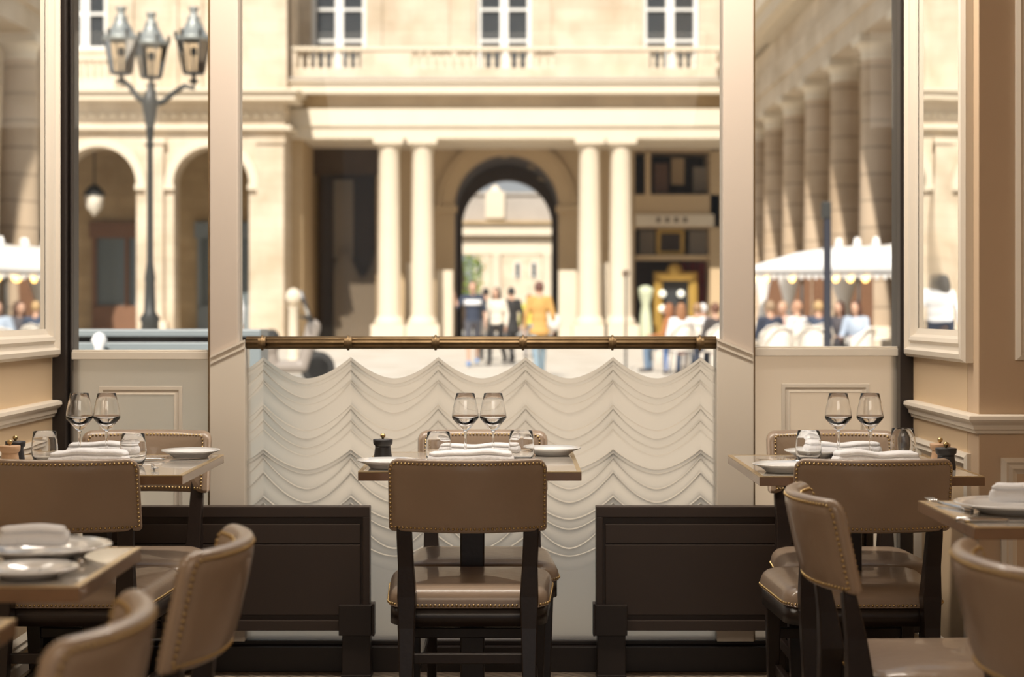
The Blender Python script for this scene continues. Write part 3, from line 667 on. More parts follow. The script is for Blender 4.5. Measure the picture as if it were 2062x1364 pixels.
for (nm, a, b_, c_, d, m) in (('cabinet',1318,330,1345,388,SHOPBR),('display_board',1352,318,1378,372,STTY),('display_board',1396,336,1424,386,CURT),('picture_frame',1322,462,1378,512,GOLD),('display_board',1288,465,1318,512,CURT),('display_board',1388,465,1424,512,CURT)):
    sb(nm, a, b_, c_, d, 68.0, 68.1, m)
sb('picture', 1330, 470, 1370, 506, 67.95, 67.99, INTER)
for (a, c_) in ((1372,1384),(1388,1402),(1405,1436)): sb('red_curtain', a, 528, c_, 650, 68.3, 68.5, REDC)
# gilded shop doorway
mb = MB(); yy = 67.4
mb.loop(cx_(1316,yy), cx_(1404,yy), -.1, PZ(548,yy), [(0,0),(0,.15),(.12,.22),(.34,.1),(.34,0)], lambda a, b_, h: (a, yy-h, b_)); mb.ell((cx_(1358,yy), yy-.1, PZ(545,yy)), (.3,.15,.28))
mb.build('gilded_doorway', GOLD, pal)
sb('doorway_glass', 1330, 565, 1388, 690, 67.45, 67.5, DPANE)
for px, py in ((1334,592),(1371,592),(1334,622)): MB().ell((cx_(px,67.2), 67.2, PZ(py,67.2)), .14, 12, 8).build('globe_lamp', mat('globe', (.9,.9,.82), .4, emit=((1,.95,.8), .8)), pal)
MB().lathe([(.22,0),(.26,.3),(.2,.9),(.15,1.3),(.28,1.7),(.30,1.9),(.1,2.0)], (cx_(1300,65.8), 65.8, .1), 16).build('stone_vase', mat('pale_green_stone', (.62,.68,.5), .7), pal)

# ------------------------------------------------------------------ arcade wing on the left
YA = 61.0
arc = thing('arcade_wing', 'limestone arcade wing with round arches left of the palace front, behind the street lamp', 'building')
XE = cx_(573,YA); pit = 227*YA/F; A0 = cx_(426,YA); HR = 1.32; ZS = PZ(372,YA)
ctr = [A0-pit*i for i in range(5)]
XLo = ctr[-1]-pit/2-3; edges = [XE]+[c-pit/2 for c in ctr]
mb = MB()
for i, c in enumerate(ctr):
    x1 = edges[i]; x0 = edges[i+1]
    mb.prism(archpoly(x0, x1, PZ(262,YA), c, HR, ZS), YA, YA+1.0).box(x0, c-HR, YA, YA+1.0, 0, ZS).box(c+HR, x1, YA, YA+1.0, 0, ZS)
mb.box(XLo, XE, YA, YA+1.0, PZ(262,YA), PZ(205,YA)).box(XLo, edges[-1], YA, YA+1.0, 0, PZ(262,YA))
mb.build('arcade_wall', STX, arc)
MB().box(XE-.9, XE, YA+1, YA+8, 0, 17).build('side_wall', STY, arc)
for i, c in enumerate(ctr):
    n_ = 20; ring = [(c-(HR+.32)*math.cos(PI*k_/n_), ZS+(HR+.32)*math.sin(PI*k_/n_)) for k_ in range(n_+1)] + [(c+(HR+.02)*math.cos(PI*k_/n_), ZS+(HR+.02)*math.sin(PI*k_/n_)) for k_ in range(n_+1)]
    MB().prism(ring, YA-.12, YA+.01).build('archivolt', STM, arc)
    for s in (-1, 1): MB().box(c+s*(HR+.17)-.2, c+s*(HR+.17)+.2, YA-.16, YA, ZS-.18, ZS).build('impost', STM, arc)
for i in range(len(ctr)):
    x = edges[i+1]; MB().box(x-.32, x+.32, YA-.22, YA, .8, PZ(290,YA)).build('pilaster', STX, arc)
    MB().box(x-.40, x+.40, YA-.30, YA, PZ(290,YA), PZ(280,YA)).box(x-.46, x+.46, YA-.34, YA, 0, .8).build('pilaster_cap', STM, arc)
MB().box(XE-.95, XE, YA-.22, YA, .0, PZ(290,YA)).box(XE-1.0, XE+.05, YA-.3, YA, PZ(290,YA), PZ(278,YA)).build('pilaster', STX, arc)
MB().box(XLo, XE+.25, YA-.25, YA+3, PZ(262,YA), PZ(254,YA)).build('string_course', STM, arc)
mb = MB()
for i in range(60): x = XE-.25-i*.36; mb.ell((x, YA-.02, PZ(232,YA)), (.13,.06,.11), 8, 5)
mb.build('frieze_ornament', STM, arc)
MB().box(XLo, XE+.45, YA-.7, YA+3.5, PZ(205,YA), PZ(190,YA)).box(XLo, XE+.6, YA-.85, YA+3.5, PZ(190,YA), PZ(184,YA)).build('cornice', STM, arc)
YA2 = YA+.6
wx = [(PX(145,YA2)-.45, PX(215,YA2)), (PX(-110,YA2), PX(-10,YA2))]
mb = MB(); xs = [XE, wx[0][1], wx[0][0], wx[1][1], wx[1][0], XLo]
for i in (0, 2, 4): mb.box(xs[i+1], xs[i], YA2, YA2+1, PZ(184,YA), 17)
for a, b_ in wx: mb.box(a, b_, YA2, YA2+1, PZ(184,YA), PZ(100,YA2)).box(a, b_, YA2, YA2+1, 14.5, 17)
mb.build('upper_wall', STX, arc)
for a, b_ in wx: tall_window(arc, a, b_, PZ(100,YA2), 14.5, YA2+.4)
MB().box(XLo, PX(238,YA), YA-.5, YA-.25, PZ(125,YA), PZ(118,YA)).box(XLo, PX(238,YA), YA-.5, YA-.2, PZ(184,YA), PZ(163,YA)).build('balcony_rail', STM, arc)
for i in range(14): baluster(arc, PX(232,YA)-i*.24, YA-.37, PZ(163,YA), PZ(125,YA))
for a, b_ in ((238, 262), (340, 352), (392, 402)): MB().box(PX(a,YA), PX(b_,YA), YA2-.12, YA2, PZ(184,YA), 17).build('pilaster', STX, arc)
# gallery behind the arches
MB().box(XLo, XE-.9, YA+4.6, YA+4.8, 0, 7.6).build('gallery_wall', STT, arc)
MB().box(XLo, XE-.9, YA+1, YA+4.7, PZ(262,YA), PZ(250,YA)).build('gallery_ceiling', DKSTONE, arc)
for i, c in enumerate(ctr[:3]):
    y = YA+4.4; m = SHOPBR if i else BLUEG
    f_ = MB().box(c-1.3, c+1.3, y, y+.2, 0, 1.35).box(c-1.3, c-1.15, y, y+.2, 1.3, 3.9).box(c-.07, c+.07, y, y+.2, 1.3, 3.9).box(c+1.15, c+1.3, y, y+.2, 1.3, 3.9).box(c-1.4, c+1.4, y-.05, y+.2, 3.9, 4.5).build('shopfront', m, arc)
    MB().box(c-1.2, c+1.2, y+.12, y+.16, 1.3, 3.95).build('pane', mat('shop_glass', (.16,.19,.2), .1), f_)
lan = thing('hanging_lantern', 'pale hanging lantern inside the leftmost arch of the arcade', 'lantern', (PX(190,62.5), 62.5, PZ(435,62.5)))
MB().lathe([(.05,0),(.3,.3),(.36,.75),(.2,1.0),(.05,1.1)], n=12).build('lantern_glass', OPAL, lan)
MB().lathe([(.38,.72),(.40,.80),(.2,1.05),(.03,1.15),(.03,2.4)], n=12).build('hanger', IRON, lan)

# ------------------------------------------------------------------ colonnaded building on the right
XC = 8.5
col = thing('colonnade_building', 'long limestone building with a row of tall columns receding on the right', 'building')
ys = [40.5+3.87*i for i in range(-4, 6)]
for y in ys:
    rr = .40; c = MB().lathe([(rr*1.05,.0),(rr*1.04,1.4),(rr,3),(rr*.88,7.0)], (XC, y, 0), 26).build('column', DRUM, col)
    MB().lathe([(rr*.88,7.0),(rr*.95,7.06),(rr*.9,7.12),(rr*.92,7.2),(rr*1.15,7.36)], (XC, y, 0), 26).box(XC-.5, XC+.5, y-.5, y+.5, 7.36, 7.55).build('capital', STM, c)
    MB().lathe([(rr*1.35,.55),(rr*1.2,.75),(rr*1.06,.8)], (XC, y, 0), 26).box(XC-.6, XC+.6, y-.6, y+.6, 0, .55).build('column_base', STM, c)
ya, yb = ys[0]-2, 62.2
MB().box(XC-.45, XC+3.4, ya, yb, 7.55, 8.1).box(XC-.52, XC+3.4, ya, yb, 8.1, 8.7).box(XC-.42, XC+3.4, ya, yb, 8.7, 9.5).build('entablature', STY, col)
mb = MB()
for i in range(60):
    y = ya+.2+i*.52
    if y < yb-.3: mb.box(XC-.72, XC-.4, y, y+.26, 9.5, 9.7)
mb.build('dentils', STM, col)
MB().box(XC-1.08, XC+3.4, ya, yb, 9.7, 10.1).box(XC-1.22, XC+3.4, ya, yb, 10.1, 10.3).build('cornice', STM, col)
MB().box(XC-.1, XC+3.4, ya, yb, 10.3, 17).build('upper_wall', STY, col)
for y in [ys[0]+1.9+3.87*i for i in range(9)]:
    f_ = MB().box(XC-.2, XC-.09, y-.75, y+.75, 11.6, 14.4).build('window', WWHITE, col); MB().box(XC-.23, XC-.21, y-.6, y+.6, 11.75, 14.2).build('pane', DPANE, f_)
MB().box(XC+3.0, XC+3.4, ya, yb+3, 0, 7.6).build('rear_wall', STY, col)
for y in ys[:-1]:
    yy = y+1.93
    MB().box(XC+2.85, XC+3.0, yy-.9, yy+.9, 0, 3.6).build('doorway', DKSTONE, col)
MB().box(XC+1.9, XC+3.0, ya, ya+.4, 0, 7.5).build('end_wall', STX, col)

# ------------------------------------------------------------------ courtyard building seen through the arch
far = thing('courtyard_gallery', 'pale stone gallery with a flat entablature seen through the palace archway', 'building')
YF = 92.0
def fx(px): return PX(px, YF)
def fz(py): return PZ(py, YF)
MB().box(fx(860), fx(1180), YF-.3, YF+2, fz(512), fz(482)).box(fx(860), fx(1180), YF-.7, YF+2, fz(475), fz(452)).build('entablature', STM, far)
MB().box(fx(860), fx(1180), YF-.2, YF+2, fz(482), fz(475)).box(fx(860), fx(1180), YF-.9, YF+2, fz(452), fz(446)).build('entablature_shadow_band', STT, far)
MB().box(fx(860), fx(1180), YF+.2, YF+2, fz(446), fz(390)).box(fx(860), fx(1180), YF+.1, YF+2, fz(393), fz(387)).build('attic', SLATE, far)
MB().box(fx(978), fx(1016), YF-.2, YF+1.8, fz(440), fz(386)).lathe([(.35,0),(.3,.15),(.18,.3),(.05,.42)], (fx(997), YF+1, fz(386)), 12).build('attic_sculpture', STM, far)
for px in (885, 1000, 1102, 1150): MB().lathe([(.30,0),(.28,fz(515)-.3),(.36,fz(512))], (fx(px), YF, 0), 18).build('column', STM, far)
pv = thing('courtyard_pavilion', 'sunlit pavilion wall with small dark windows behind the courtyard gallery', 'building')
YV = 125
MB().box(PX(955,YV), PX(1180,YV), YV, YV+5, 0, PZ(500,YV)).build('wall', STX, pv)
for px in (965, 1042, 1075, 1120):
    f_ = MB().box(PX(px-6,YV), PX(px+6,YV), YV-.12, YV, PZ(560,YV), PZ(528,YV)).build('window', WWHITE, pv); MB().box(PX(px-4,YV), PX(px+4,YV), YV-.16, YV-.12, PZ(558,YV), PZ(530,YV)).build('pane', DPANE, f_)
tr = thing('tree', 'green leafy tree in the courtyard seen through the left side of the archway', 'tree', (PX(932,104), 104, 0))
MB().tube([(0,0,0),(.1,0,2.0),(-.05,0,4.0)], [.22,.17,.10], 10).build('trunk', BARK, tr)
mb = MB(); rn = random.Random(3)
for i in range(1800):
    a = rn.random()*2*PI; z = 1.6+rn.random()*4.4; q = 1.35*math.sin(PI*min(1, max(0, (z-1.2)/5.2)))**.5*rn.random()**.4
    c = Vector((q*math.cos(a), q*math.sin(a), z)); s_ = .10; u = Vector((rn.uniform(-1,1), rn.uniform(-1,1), rn.uniform(-1,1))).normalized()*s_; v = u.cross(Vector((rn.random(), rn.random(), 1))).normalized()*s_*.7
    mb.add([c-u, c-v, c+u, c+v], [(0,1,2,3)])
mb.build('foliage', LEAF, tr)

# ------------------------------------------------------------------ street lamp
YL = 26.0; HX = PX(302,YL)
sl_ = thing('street_lamp', 'black cast-iron street lamp with three glass lanterns on curved arms', 'street lamp', (HX, YL, 0))
MB().lathe([(.30,0),(.30,.10),(.22,.16),(.20,.5),(.24,.56),(.15,.66),(.13,1.0),(.16,1.05),(.09,1.15),(.075,1.6),(.085,1.64),(.05,1.9),(.042,3.6),(.055,3.64),(.045,3.7),(.06,3.9),(.085,4.05),(.11,4.2),(.13,4.3),(.08,4.42),(.05,4.48),(.02,4.6)], n=20).build('post', IRON, sl_)
def lantern(par, x, y, z, k_=1.0):
    ln = MB().lathe([(.04,-.14),(.09,-.10),(.03,-.06),(.03,-.02),(.16,.0),(.165,.03)], (x, y, z), 6, False).build('lantern', IRON, par)
    MB().lathe([(.155,.03),(.245,.50)], (x, y, z), 6, False).build('lantern_glass', pane_mat('lantern_pane', (.93,.88,.8), 1.5), ln)
    mb = MB()
    for i in range(6): a = 2*PI*i/6; mb.tube([(x+.158*math.cos(a), y+.158*math.sin(a), z+.03), (x+.25*math.cos(a), y+.25*math.sin(a), z+.50)], .012, 6)
    mb.tube([(x, y, z), (x, y, z+.3)], .02, 6); mb.ell((x, y, z+.34), (.05,.05,.08)); mb.build('glazing_bars', IRON, ln)
    MB().lathe([(.27,.50),(.285,.53),(.27,.56),(.20,.60),(.13,.74),(.09,.82),(.10,.86),(.05,.88),(.06,.96),(.09,1.0),(.02,1.02)], (x, y, z), 12).build('lantern_roof', ZINC, ln)
    mb = MB()
    for i in range(6): a = 2*PI*i/6; mb.lathe([(.03,.0),(.02,.05),(.035,.08),(.005,.12)], (x+.27*math.cos(a), y+.27*math.sin(a), z+.54), 6)
    mb.build('finials', IRON, ln)
def arm(par, pts): MB().tube(pts, [.05,.045,.04,.04,.035,.03][:len(pts)], 10).build('arm', IRON, par)
lx, rx = PX(244,YL)-HX, PX(390,YL)-HX
arm(sl_, [(0,0,4.25),(-.18,0,4.36),(-.32,0,4.55),(lx+.02,0,4.62),(lx,0,4.66)]); lantern(sl_, lx, 0, PZ(150,YL)-.0, 1)
arm(sl_, [(0,0,4.25),(.20,0,4.30),(.38,0,4.45),(.52,0,4.54),(rx,0,4.50),(rx,0,4.60)]); lantern(sl_, rx, 0, PZ(150,YL), 1)
arm(sl_, [(0,0,4.25),(-.03,.25,4.32),(-.05,.55,4.5),(-.10,.6,4.60)]); lantern(sl_, -.11, .62, PZ(158,26.6), 1)

# ------------------------------------------------------------------ people
EYEM = mat('eye', (.02,.015,.012), .3)
_mc = {}
def cm(c, r_=.8):
    if c not in _mc: _mc[c] = mat('cloth_%d' % len(_mc), c, r_, 0, .08, 12)
    return _mc[c]
def caps(mb, a, b_, ra, rb):
    a, b_ = Vector(a), Vector(b_); mb.ell(a, ra, 12, 8); mb.ell(b_, rb, 12, 8)
    if (b_-a).length > 1e-4: mb.tube([a, b_], [ra, rb], 12)
def fuse(mb, name, m, parent, vox, extra=None):
    o = mb.build(name+'_tmp', m); md = o.modifiers.new('r', 'REMESH'); md.mode = 'VOXEL'; md.voxel_size = vox; md.use_smooth_shade = True
    s = o.modifiers.new('s', 'SMOOTH'); s.factor = .5; s.iterations = 3
    dg = bpy.context.evaluated_depsgraph_get(); me = bpy.data.meshes.new_from_object(o.evaluated_get(dg)); old = o.data
    bpy.data.objects.remove(o); bpy.data.meshes.remove(old)
    if extra:
        b = bmesh.new(); b.from_mesh(me); e = bpy.data.meshes.new('e'); e.from_pydata(extra.v, [], extra.f); b.from_mesh(e); bmesh.ops.recalc_face_normals(b, faces=b.faces); b.to_mesh(me); b.free(); bpy.data.meshes.remove(e)
    me.polygons.foreach_set('use_smooth', [True]*len(me.polygons)); me.name = name
    if not me.materials: me.materials.append(m)
    o = bpy.data.objects.new(name, me); C.objects.link(o); o.parent = parent; return o
def person(x, y, rz, label, top, bottom, hair, pose='stand', h=1.72, long_hair=False, coat=0, group=None, arms=None, skin=None, stripe=None, bare_legs=False, z=0, hat=None, bag=None):
    """faces +y before rz; z up, feet at z=0"""
    r = thing('person', label, 'person', (x, y, z), rz, group); k_ = h/1.72; sk = skin or SKIN
    def q(a, b_, c): return Vector((a*k_, b_*k_, c*k_))
    if pose == 'sit': hipz, tz = .50, -.42
    else: hipz, tz = .92, 0
    hip = q(0,0,hipz); chest = q(0,.01,hipz+.36); sh = hipz+.50; neck = q(0,0,hipz+.56); head = q(0,.03,hipz+.70)
    J = {}
    for s, n_ in ((-1,'l'),(1,'r')):
        J['hp'+n_] = q(s*.09, 0, hipz)
        if pose == 'sit': J['kn'+n_] = q(s*.11, .44, .50); J['an'+n_] = q(s*.11, .42, .08)
        elif pose == 'walk': J['kn'+n_] = q(s*.09, .12*s+.04, .50); J['an'+n_] = q(s*.08, .24*s-.05, .09+(.05 if s < 0 else 0))
        else: J['kn'+n_] = q(s*.10, .02, .49); J['an'+n_] = q(s*.10, 0, .08)
        J['sh'+n_] = q(s*.18, 0, sh)
        if pose == 'sit': J['el'+n_] = q(s*.24, .06, sh-.28); J['ha'+n_] = q(s*.14, .30, sh-.30)
        else: J['el'+n_] = q(s*.25, -.03, sh-.28); J['ha'+n_] = q(s*.26, .06, sh-.54)
    for key, v in (arms or {}).items(): J[key] = q(*v)
    mb = MB()
    mb.ell(head, (.078*k_,.095*k_,.118*k_), 16, 12); mb.ell(head+q(0,.02,-.06), (.058*k_,.068*k_,.062*k_)); mb.ell(head+q(0,.098,-.015), (.013*k_,.02*k_,.024*k_))
    mb.ell(head+q(0,.082,-.062), (.026*k_,.012*k_,.010*k_))
    for s in (-1, 1): mb.ell(head+q(s*.078,0,-.01), (.012*k_,.02*k_,.032*k_))
    caps(mb, neck, head+q(0,-.01,-.06), .055*k_, .052*k_)
    mb.ell(chest, (.165*k_,.10*k_,.20*k_)); mb.ell(chest.lerp(hip,.55), (.14*k_,.095*k_,.18*k_)); mb.ell(hip, (.155*k_,.11*k_,.13*k_))
    caps(mb, J['shl'], J['shr'], .055*k_, .055*k_); caps(mb, neck, chest, .06*k_, .09*k_)
    ex = MB()
    for n_, s in (('l',-1),('r',1)):
        caps(mb, J['sh'+n_], J['el'+n_], .050*k_, .038*k_); caps(mb, J['el'+n_], J['ha'+n_], .038*k_, .026*k_)
        d = (J['ha'+n_]-J['el'+n_]).normalized(); pc = J['ha'+n_]+d*.05*k_; mb.ell(pc, (.026*k_,.034*k_,.045*k_) if abs(d.z) > .6 else (.030*k_,.045*k_,.024*k_)); 
        sd = d.cross(Vector((1,0,0)) if abs(d.x) < .8 else Vector((0,1,0))).normalized()
        for i in range(4):
            o0 = pc+d*.03*k_+sd*(i-1.5)*.018*k_; L_ = (.062,.072,.068,.052)[i]*k_; bend = Vector((-s*.3,.2,0))
            ex.tube([o0, o0+d*L_*.5, o0+(d+bend*.5).normalized()*L_], [.009*k_,.0085*k_,.007*k_], 7)
        o0 = pc+sd*.03*k_; ex.tube([o0, o0+(d*.6+sd*.7)*.03*k_, o0+(d*.95+sd*.6)*.055*k_], [.011*k_,.010*k_,.008*k_], 7)
        caps(mb, J['hp'+n_], J['kn'+n_], .080*k_, .055*k_); caps(mb, J['kn'+n_], J['an'+n_], .052*k_, .034*k_)
    fuse(mb, 'body', sk, r, .017, ex)
    for s in (-1, 1): MB().ell(head+q(s*.032,.086,.005), .010*k_, 8, 6).build('eye', EYEM, r)
    # top
    mb = MB(); mb.ell(chest, (.180*k_,.118*k_,.21*k_)); mb.ell(chest.lerp(hip,.55), (.158*k_,.112*k_,.18*k_)); mb.ell(hip+q(0,0,.03), (.168*k_,.122*k_,.11*k_)); caps(mb, J['shl'], J['shr'], .066*k_, .066*k_)
    if coat:
        zz = coat
        for i in range(6): f_ = i/5; mb.ell(hip.lerp(q(0,-.02,zz), f_), ((.17+.03*f_)*k_,(.12+.02*f_)*k_,.10*k_))
    for n_ in 'lr':
        caps(mb, J['sh'+n_], J['el'+n_], .064*k_, .050*k_)
        if not stripe: caps(mb, J['el'+n_], J['ha'+n_].lerp(J['el'+n_],.08), .050*k_, .038*k_)
    fuse(mb, 'jacket' if coat else 'shirt', cm(top), r, .02)
    if stripe: MB().lathe([(.001,-.06*k_),(.19*k_,-.055*k_),(.195*k_,0),(.19*k_,.055*k_),(.001,.06*k_)], (0,0,0), 24).build('chest_stripe', cm(stripe), r, loc=chest+q(0,.0,.03)).scale = (1.0,.66,1)
    mb = MB(); mb.ell(hip, (.163*k_,.118*k_,.12*k_))
    for n_ in 'lr':
        caps(mb, J['hp'+n_], J['kn'+n_], .090*k_, .068*k_)
        if not bare_legs: caps(mb, J['kn'+n_], J['an'+n_], .066*k_, .055*k_)
    fuse(mb, 'shorts' if bare_legs else 'trousers', cm(bottom), r, .02)
    for n_ in 'lr':
        a = J['an'+n_]; sh_ = MB(); sh_.ell(a+q(0,.06,-.045), (.045*k_,.13*k_,.036*k_)); sh_.ell(a+q(0,0,-.02), (.042*k_,.06*k_,.055*k_)); sh_.build('shoe', cm((.06,.05,.05)) if not bare_legs else cm((.15,.3,.6)), r)
    mb = MB(); mb.ell(head+q(0,-.022,.03), (.090*k_,.095*k_,.108*k_), 16, 12); 
    if long_hair:
        mb.ell(head+q(0,-.055,-.06), (.095*k_,.065*k_,.14*k_)); mb.ell(head+q(0,-.06,-.16), (.10*k_,.05*k_,.12*k_))
        for s in (-1,1): mb.ell(head+q(s*.075,-.01,-.06), (.03*k_,.05*k_,.12*k_))
    fuse(mb, 'hair', cm(hair, .6), r, .02)
    if hat: MB().ell(head+q(0,0,.07), (.11*k_,.12*k_,.07*k_)).build('hat', cm(hat), r)
    if bag: MB().ell(q(*bag[0]), (.13,.08,.16)).build('bag', cm(bag[1]), r)
    return r
NAVY=(.035,.045,.075); WHT=(.82,.82,.84); OCH=(.58,.33,.10); BLK=(.03,.028,.028); JEAN=(.15,.22,.32); LJ=(.22,.30,.36); BR=(.10,.05,.03); GREY=(.3,.28,.27); CRM=(.75,.68,.58); FAIR=(.50,.33,.16)
person(PX(952,36.5), 36.5, PI, 'person in a navy and white striped shirt, one arm raised, before the archway', NAVY, (.07,.07,.085), (.16,.09,.05), 'walk', 1.76, stripe=WHT, bare_legs=True, arms={'elr':(.32,.08,1.22),'har':(.36,.14,1.40)})
person(PX(1000,37.0), 37, 2.7, 'person in a cream top with a pale bag, right of the striped shirt', CRM, BLK, BLK, 'walk', 1.64, long_hair=True, bag=((.28,.12,.85),(.72,.66,.6)))
person(PX(1030,38.4), 38.4, .4, 'person in black walking just behind the cream-topped person', BLK, BLK, BLK, 'walk', 1.66, coat=.75)
person(PX(978,41), 41, .2, 'person in black half hidden behind the striped shirt', BLK, BLK, BLK, 'stand', 1.68)
person(PX(1086,30.6), 30.6, .15, 'person in an ochre jacket and pale jeans seen from behind', OCH, LJ, (.14,.06,.045), 'walk', 1.66, coat=.82, long_hair=False, bag=((.28,.05,1.0),(.8,.76,.7)))
person(PX(1066,43), 43, .1, 'person in a yellow top far behind in the archway', (.62,.60,.10), GREY, BR, 'stand', 1.55)
person(-5.24, 32.0, .3, 'person in white with dark hair, seen only in the right wall mirror', WHT, NAVY, (.10,.09,.08), 'stand', 1.80, long_hair=True)
def cafe_chair(x, y, rz, label, z=0):
    r = thing('rattan_chair', label, 'chair', (x, y, z), rz, 'white rattan terrace chairs')
    MB().lathe([(.001,.44),(.22,.44),(.23,.455),(.22,.47),(.001,.475)], n=20).build('seat', RATTAN, r)
    MB().tube([(-.22,0,.46),(-.235,-.12,.74),(-.15,-.21,.90),(0,-.24,.94),(.15,-.21,.90),(.235,-.12,.74),(.22,0,.46)], .016, 8).build('back_frame', RATTAN, r)
    mb = MB(); N = 12
    vs = []; 
    for j in range(5):
        for i in range(N+1): a = PI+PI*i/N; f_ = j/4; vs.append((.215*math.cos(a), .22*math.sin(a)-.0, .47+f_*(.30+.15*math.sin(PI*i/N))))
    mb.add(vs, [(j*(N+1)+i, j*(N+1)+i+1, (j+1)*(N+1)+i+1, (j+1)*(N+1)+i) for j in range(4) for i in range(N)], True); o = mb.build('woven_back', RATTAN, r)
    o.modifiers.new('t', 'SOLIDIFY').thickness = .012
    for sx in (-1,1):
        for sy in (-1,1): MB().tube([(sx*.17, sy*.15, .44), (sx*.21, sy*.19, 0)], .014, 8).build('leg', RATTAN, r)
    return r
# seated group right of the columns
for (px, y, rz, lab, top, bot, hr, lh) in (
    (1348, 33.2, 1.2, 'seated person in a rust-brown top with auburn hair before the gilded doorway', (.42,.17,.06), JEAN, (.30,.12,.05), True),
    (1372, 31.6, .3, 'seated person in a white shirt and blue jeans beside the rust-brown top', WHT, (.08,.17,.40), (.32,.15,.07), True),
    (1404, 31.9, -.2, 'seated person in a white shirt and grey jeans near the right post', WHT, JEAN, (.34,.20,.10), False),
    (1416, 34.4, .6, 'seated person with white hair behind the white shirts', (.45,.3,.33), GREY, (.75,.73,.72), False),
    (1441, 31.0, .5, 'seated person in a charcoal jacket partly hidden by the right post', (.07,.06,.06), NAVY, (.16,.07,.04), False)):
    person(PX(px,y), y, rz, lab, top, bot, hr, 'sit', 1.70, long_hair=lh, group='people seated outside the gilded doorway'); cafe_chair(PX(px,y), y-.02, rz, 'white rattan chair under the ' + ' '.join(lab.split(',')[0].replace('seated ', '').split()[:9]))
# people seated at the terrace under the awning
for (px, y, rz, lab, top, bot, hr, lh) in (
    (1551, 29.5, .3, 'seated person in a navy jacket with light brown hair, leftmost under the awning', NAVY, NAVY, (.32,.22,.14), False),
    (1577, 31.5, 2.6, 'seated person in a pale pink top facing us under the awning', (.62,.42,.36), GREY, (.45,.30,.2), False),
    (1606, 29.8, .8, 'seated person in a bright white shirt with short reddish hair under the awning', WHT, LJ, (.50,.28,.18), False),
    (1648, 30.2, .1, 'seated person in a navy jumper with fair hair left of the dark pole', (.06,.08,.13), NAVY, FAIR, False),
    (1692, 31.0, 2.3, 'seated person with dark hair and a pale scarf right of the dark pole', (.10,.09,.10), BLK, (.07,.03,.02), True),
    (1724, 30.4, 2.5, 'seated person with long dark hair over a light blue shirt, rightmost under the awning', (.46,.54,.66), BLK, (.07,.03,.025), True)):
    person(PX(px,y), y, rz, lab, top, bot, hr, 'sit', 1.74, long_hair=lh, group='people seated under the awning'); cafe_chair(PX(px,y), y-.02, rz, 'white rattan chair under the ' + ' '.join(lab.split(',')[0].replace('seated ', '').replace(' facing us', '').split()[:10]))
for px, y, rz, lab in ((1562,24.5,.4,'empty white rattan chair in front of the navy jacket'),(1640,24.8,-.2,'empty white rattan chair in front of the navy jumper'),(1725,24.2,.9,'empty white rattan chair in front of the light blue shirt')):
    cafe_chair(PX(px,y), y, rz, lab)
def cafe_table(x, y, lab):
    r = thing('terrace_table', lab, 'table', (x, y, 0), 0, 'small round terrace tables')
    MB().lathe([(.001,.715),(.30,.715),(.31,.725),(.30,.735),(.001,.735)], n=28).build('tabletop', CANVAS, r); MB().lathe([(.22,0),(.22,.02),(.04,.05),(.025,.1),(.025,.70),(.08,.715)], n=16).build('pedestal', IRON, r)
cafe_table(PX(1745,27.5), 27.5, 'small round white terrace table at the right end of the terrace'); cafe_table(PX(1590,33.5), 33.5, 'small round white terrace table between the navy jacket and the pink top')

# ------------------------------------------------------------------ terrace awning with scalloped valance and string lights
aw = thing('terrace_awning', 'long white canvas awning with a scalloped valance over the seated people', 'awning')
P0 = Vector((PX(1500,36), 36, PZ(542,36))); P1 = Vector((PX(1860,31), 31, PZ(538,31)))
dv = (P1-P0); Ld = dv.length; dn = dv.normalized(); bk = Vector((-dn.y, dn.x, 0)); bk = bk if bk.y > 0 else -bk
mb = MB(); N = 60; vs = []
for i in range(N+1):
    p = P0+dv*i/N; s_ = .05*abs(math.sin(i*PI/6))
    vs += [p, p+bk*1.3+Vector((0,0,.34-s_)), p+bk*2.5+Vector((0,0,.52-s_))]
fs = []
for i in range(N): fs += [(i*3, i*3+3, i*3+4, i*3+1), (i*3+1, i*3+4, i*3+5, i*3+2)]
mb.add(vs, fs, True); o = mb.build('canopy', CANVAS, aw); o.modifiers.new('t', 'SOLIDIFY').thickness = .02
mb = MB(); vs = []; N = 240; nsc = 24
for i in range(N+1): p = P0+dv*i/N; d = .12+.10*abs(math.sin(PI*i*nsc/N)); vs += [p+Vector((0,0,.02)), p-Vector((0,0,d))]
mb.add(vs, [(2*i, 2*i+2, 2*i+3, 2*i+1) for i in range(N)]); o = mb.build('valance', CANVAS, aw); o.modifiers.new('t', 'SOLIDIFY').thickness = .02
for f_ in (.02, .34, .66, .98): p = P0+dv*f_+bk*.05; MB().tube([(p.x, p.y, 0), p], .03, 8).build('post', IRON, aw)
for f_ in (.05,.16,.27,.40): p = P0+dv*f_+bk*2.2+Vector((0,0,.42)); MB().tube([p, p+Vector((0,0,.25))], [.12,.05], 8).build('roof_vent', CANVAS, aw)
stl = thing('string_lights', 'string of warm glowing bulbs hanging along the awning valance', 'string lights')
MB().tube([P0-Vector((0,.08,.08)), P1-Vector((0,.08,.08))], .012, 6).build('cable', IRON, stl)
for f_ in (.05,.13,.29,.54,.62,.70,.86): MB().ell(P0+dv*f_-Vector((0,.1,.22)), .058, 10, 8).build('bulb', BULB, stl)
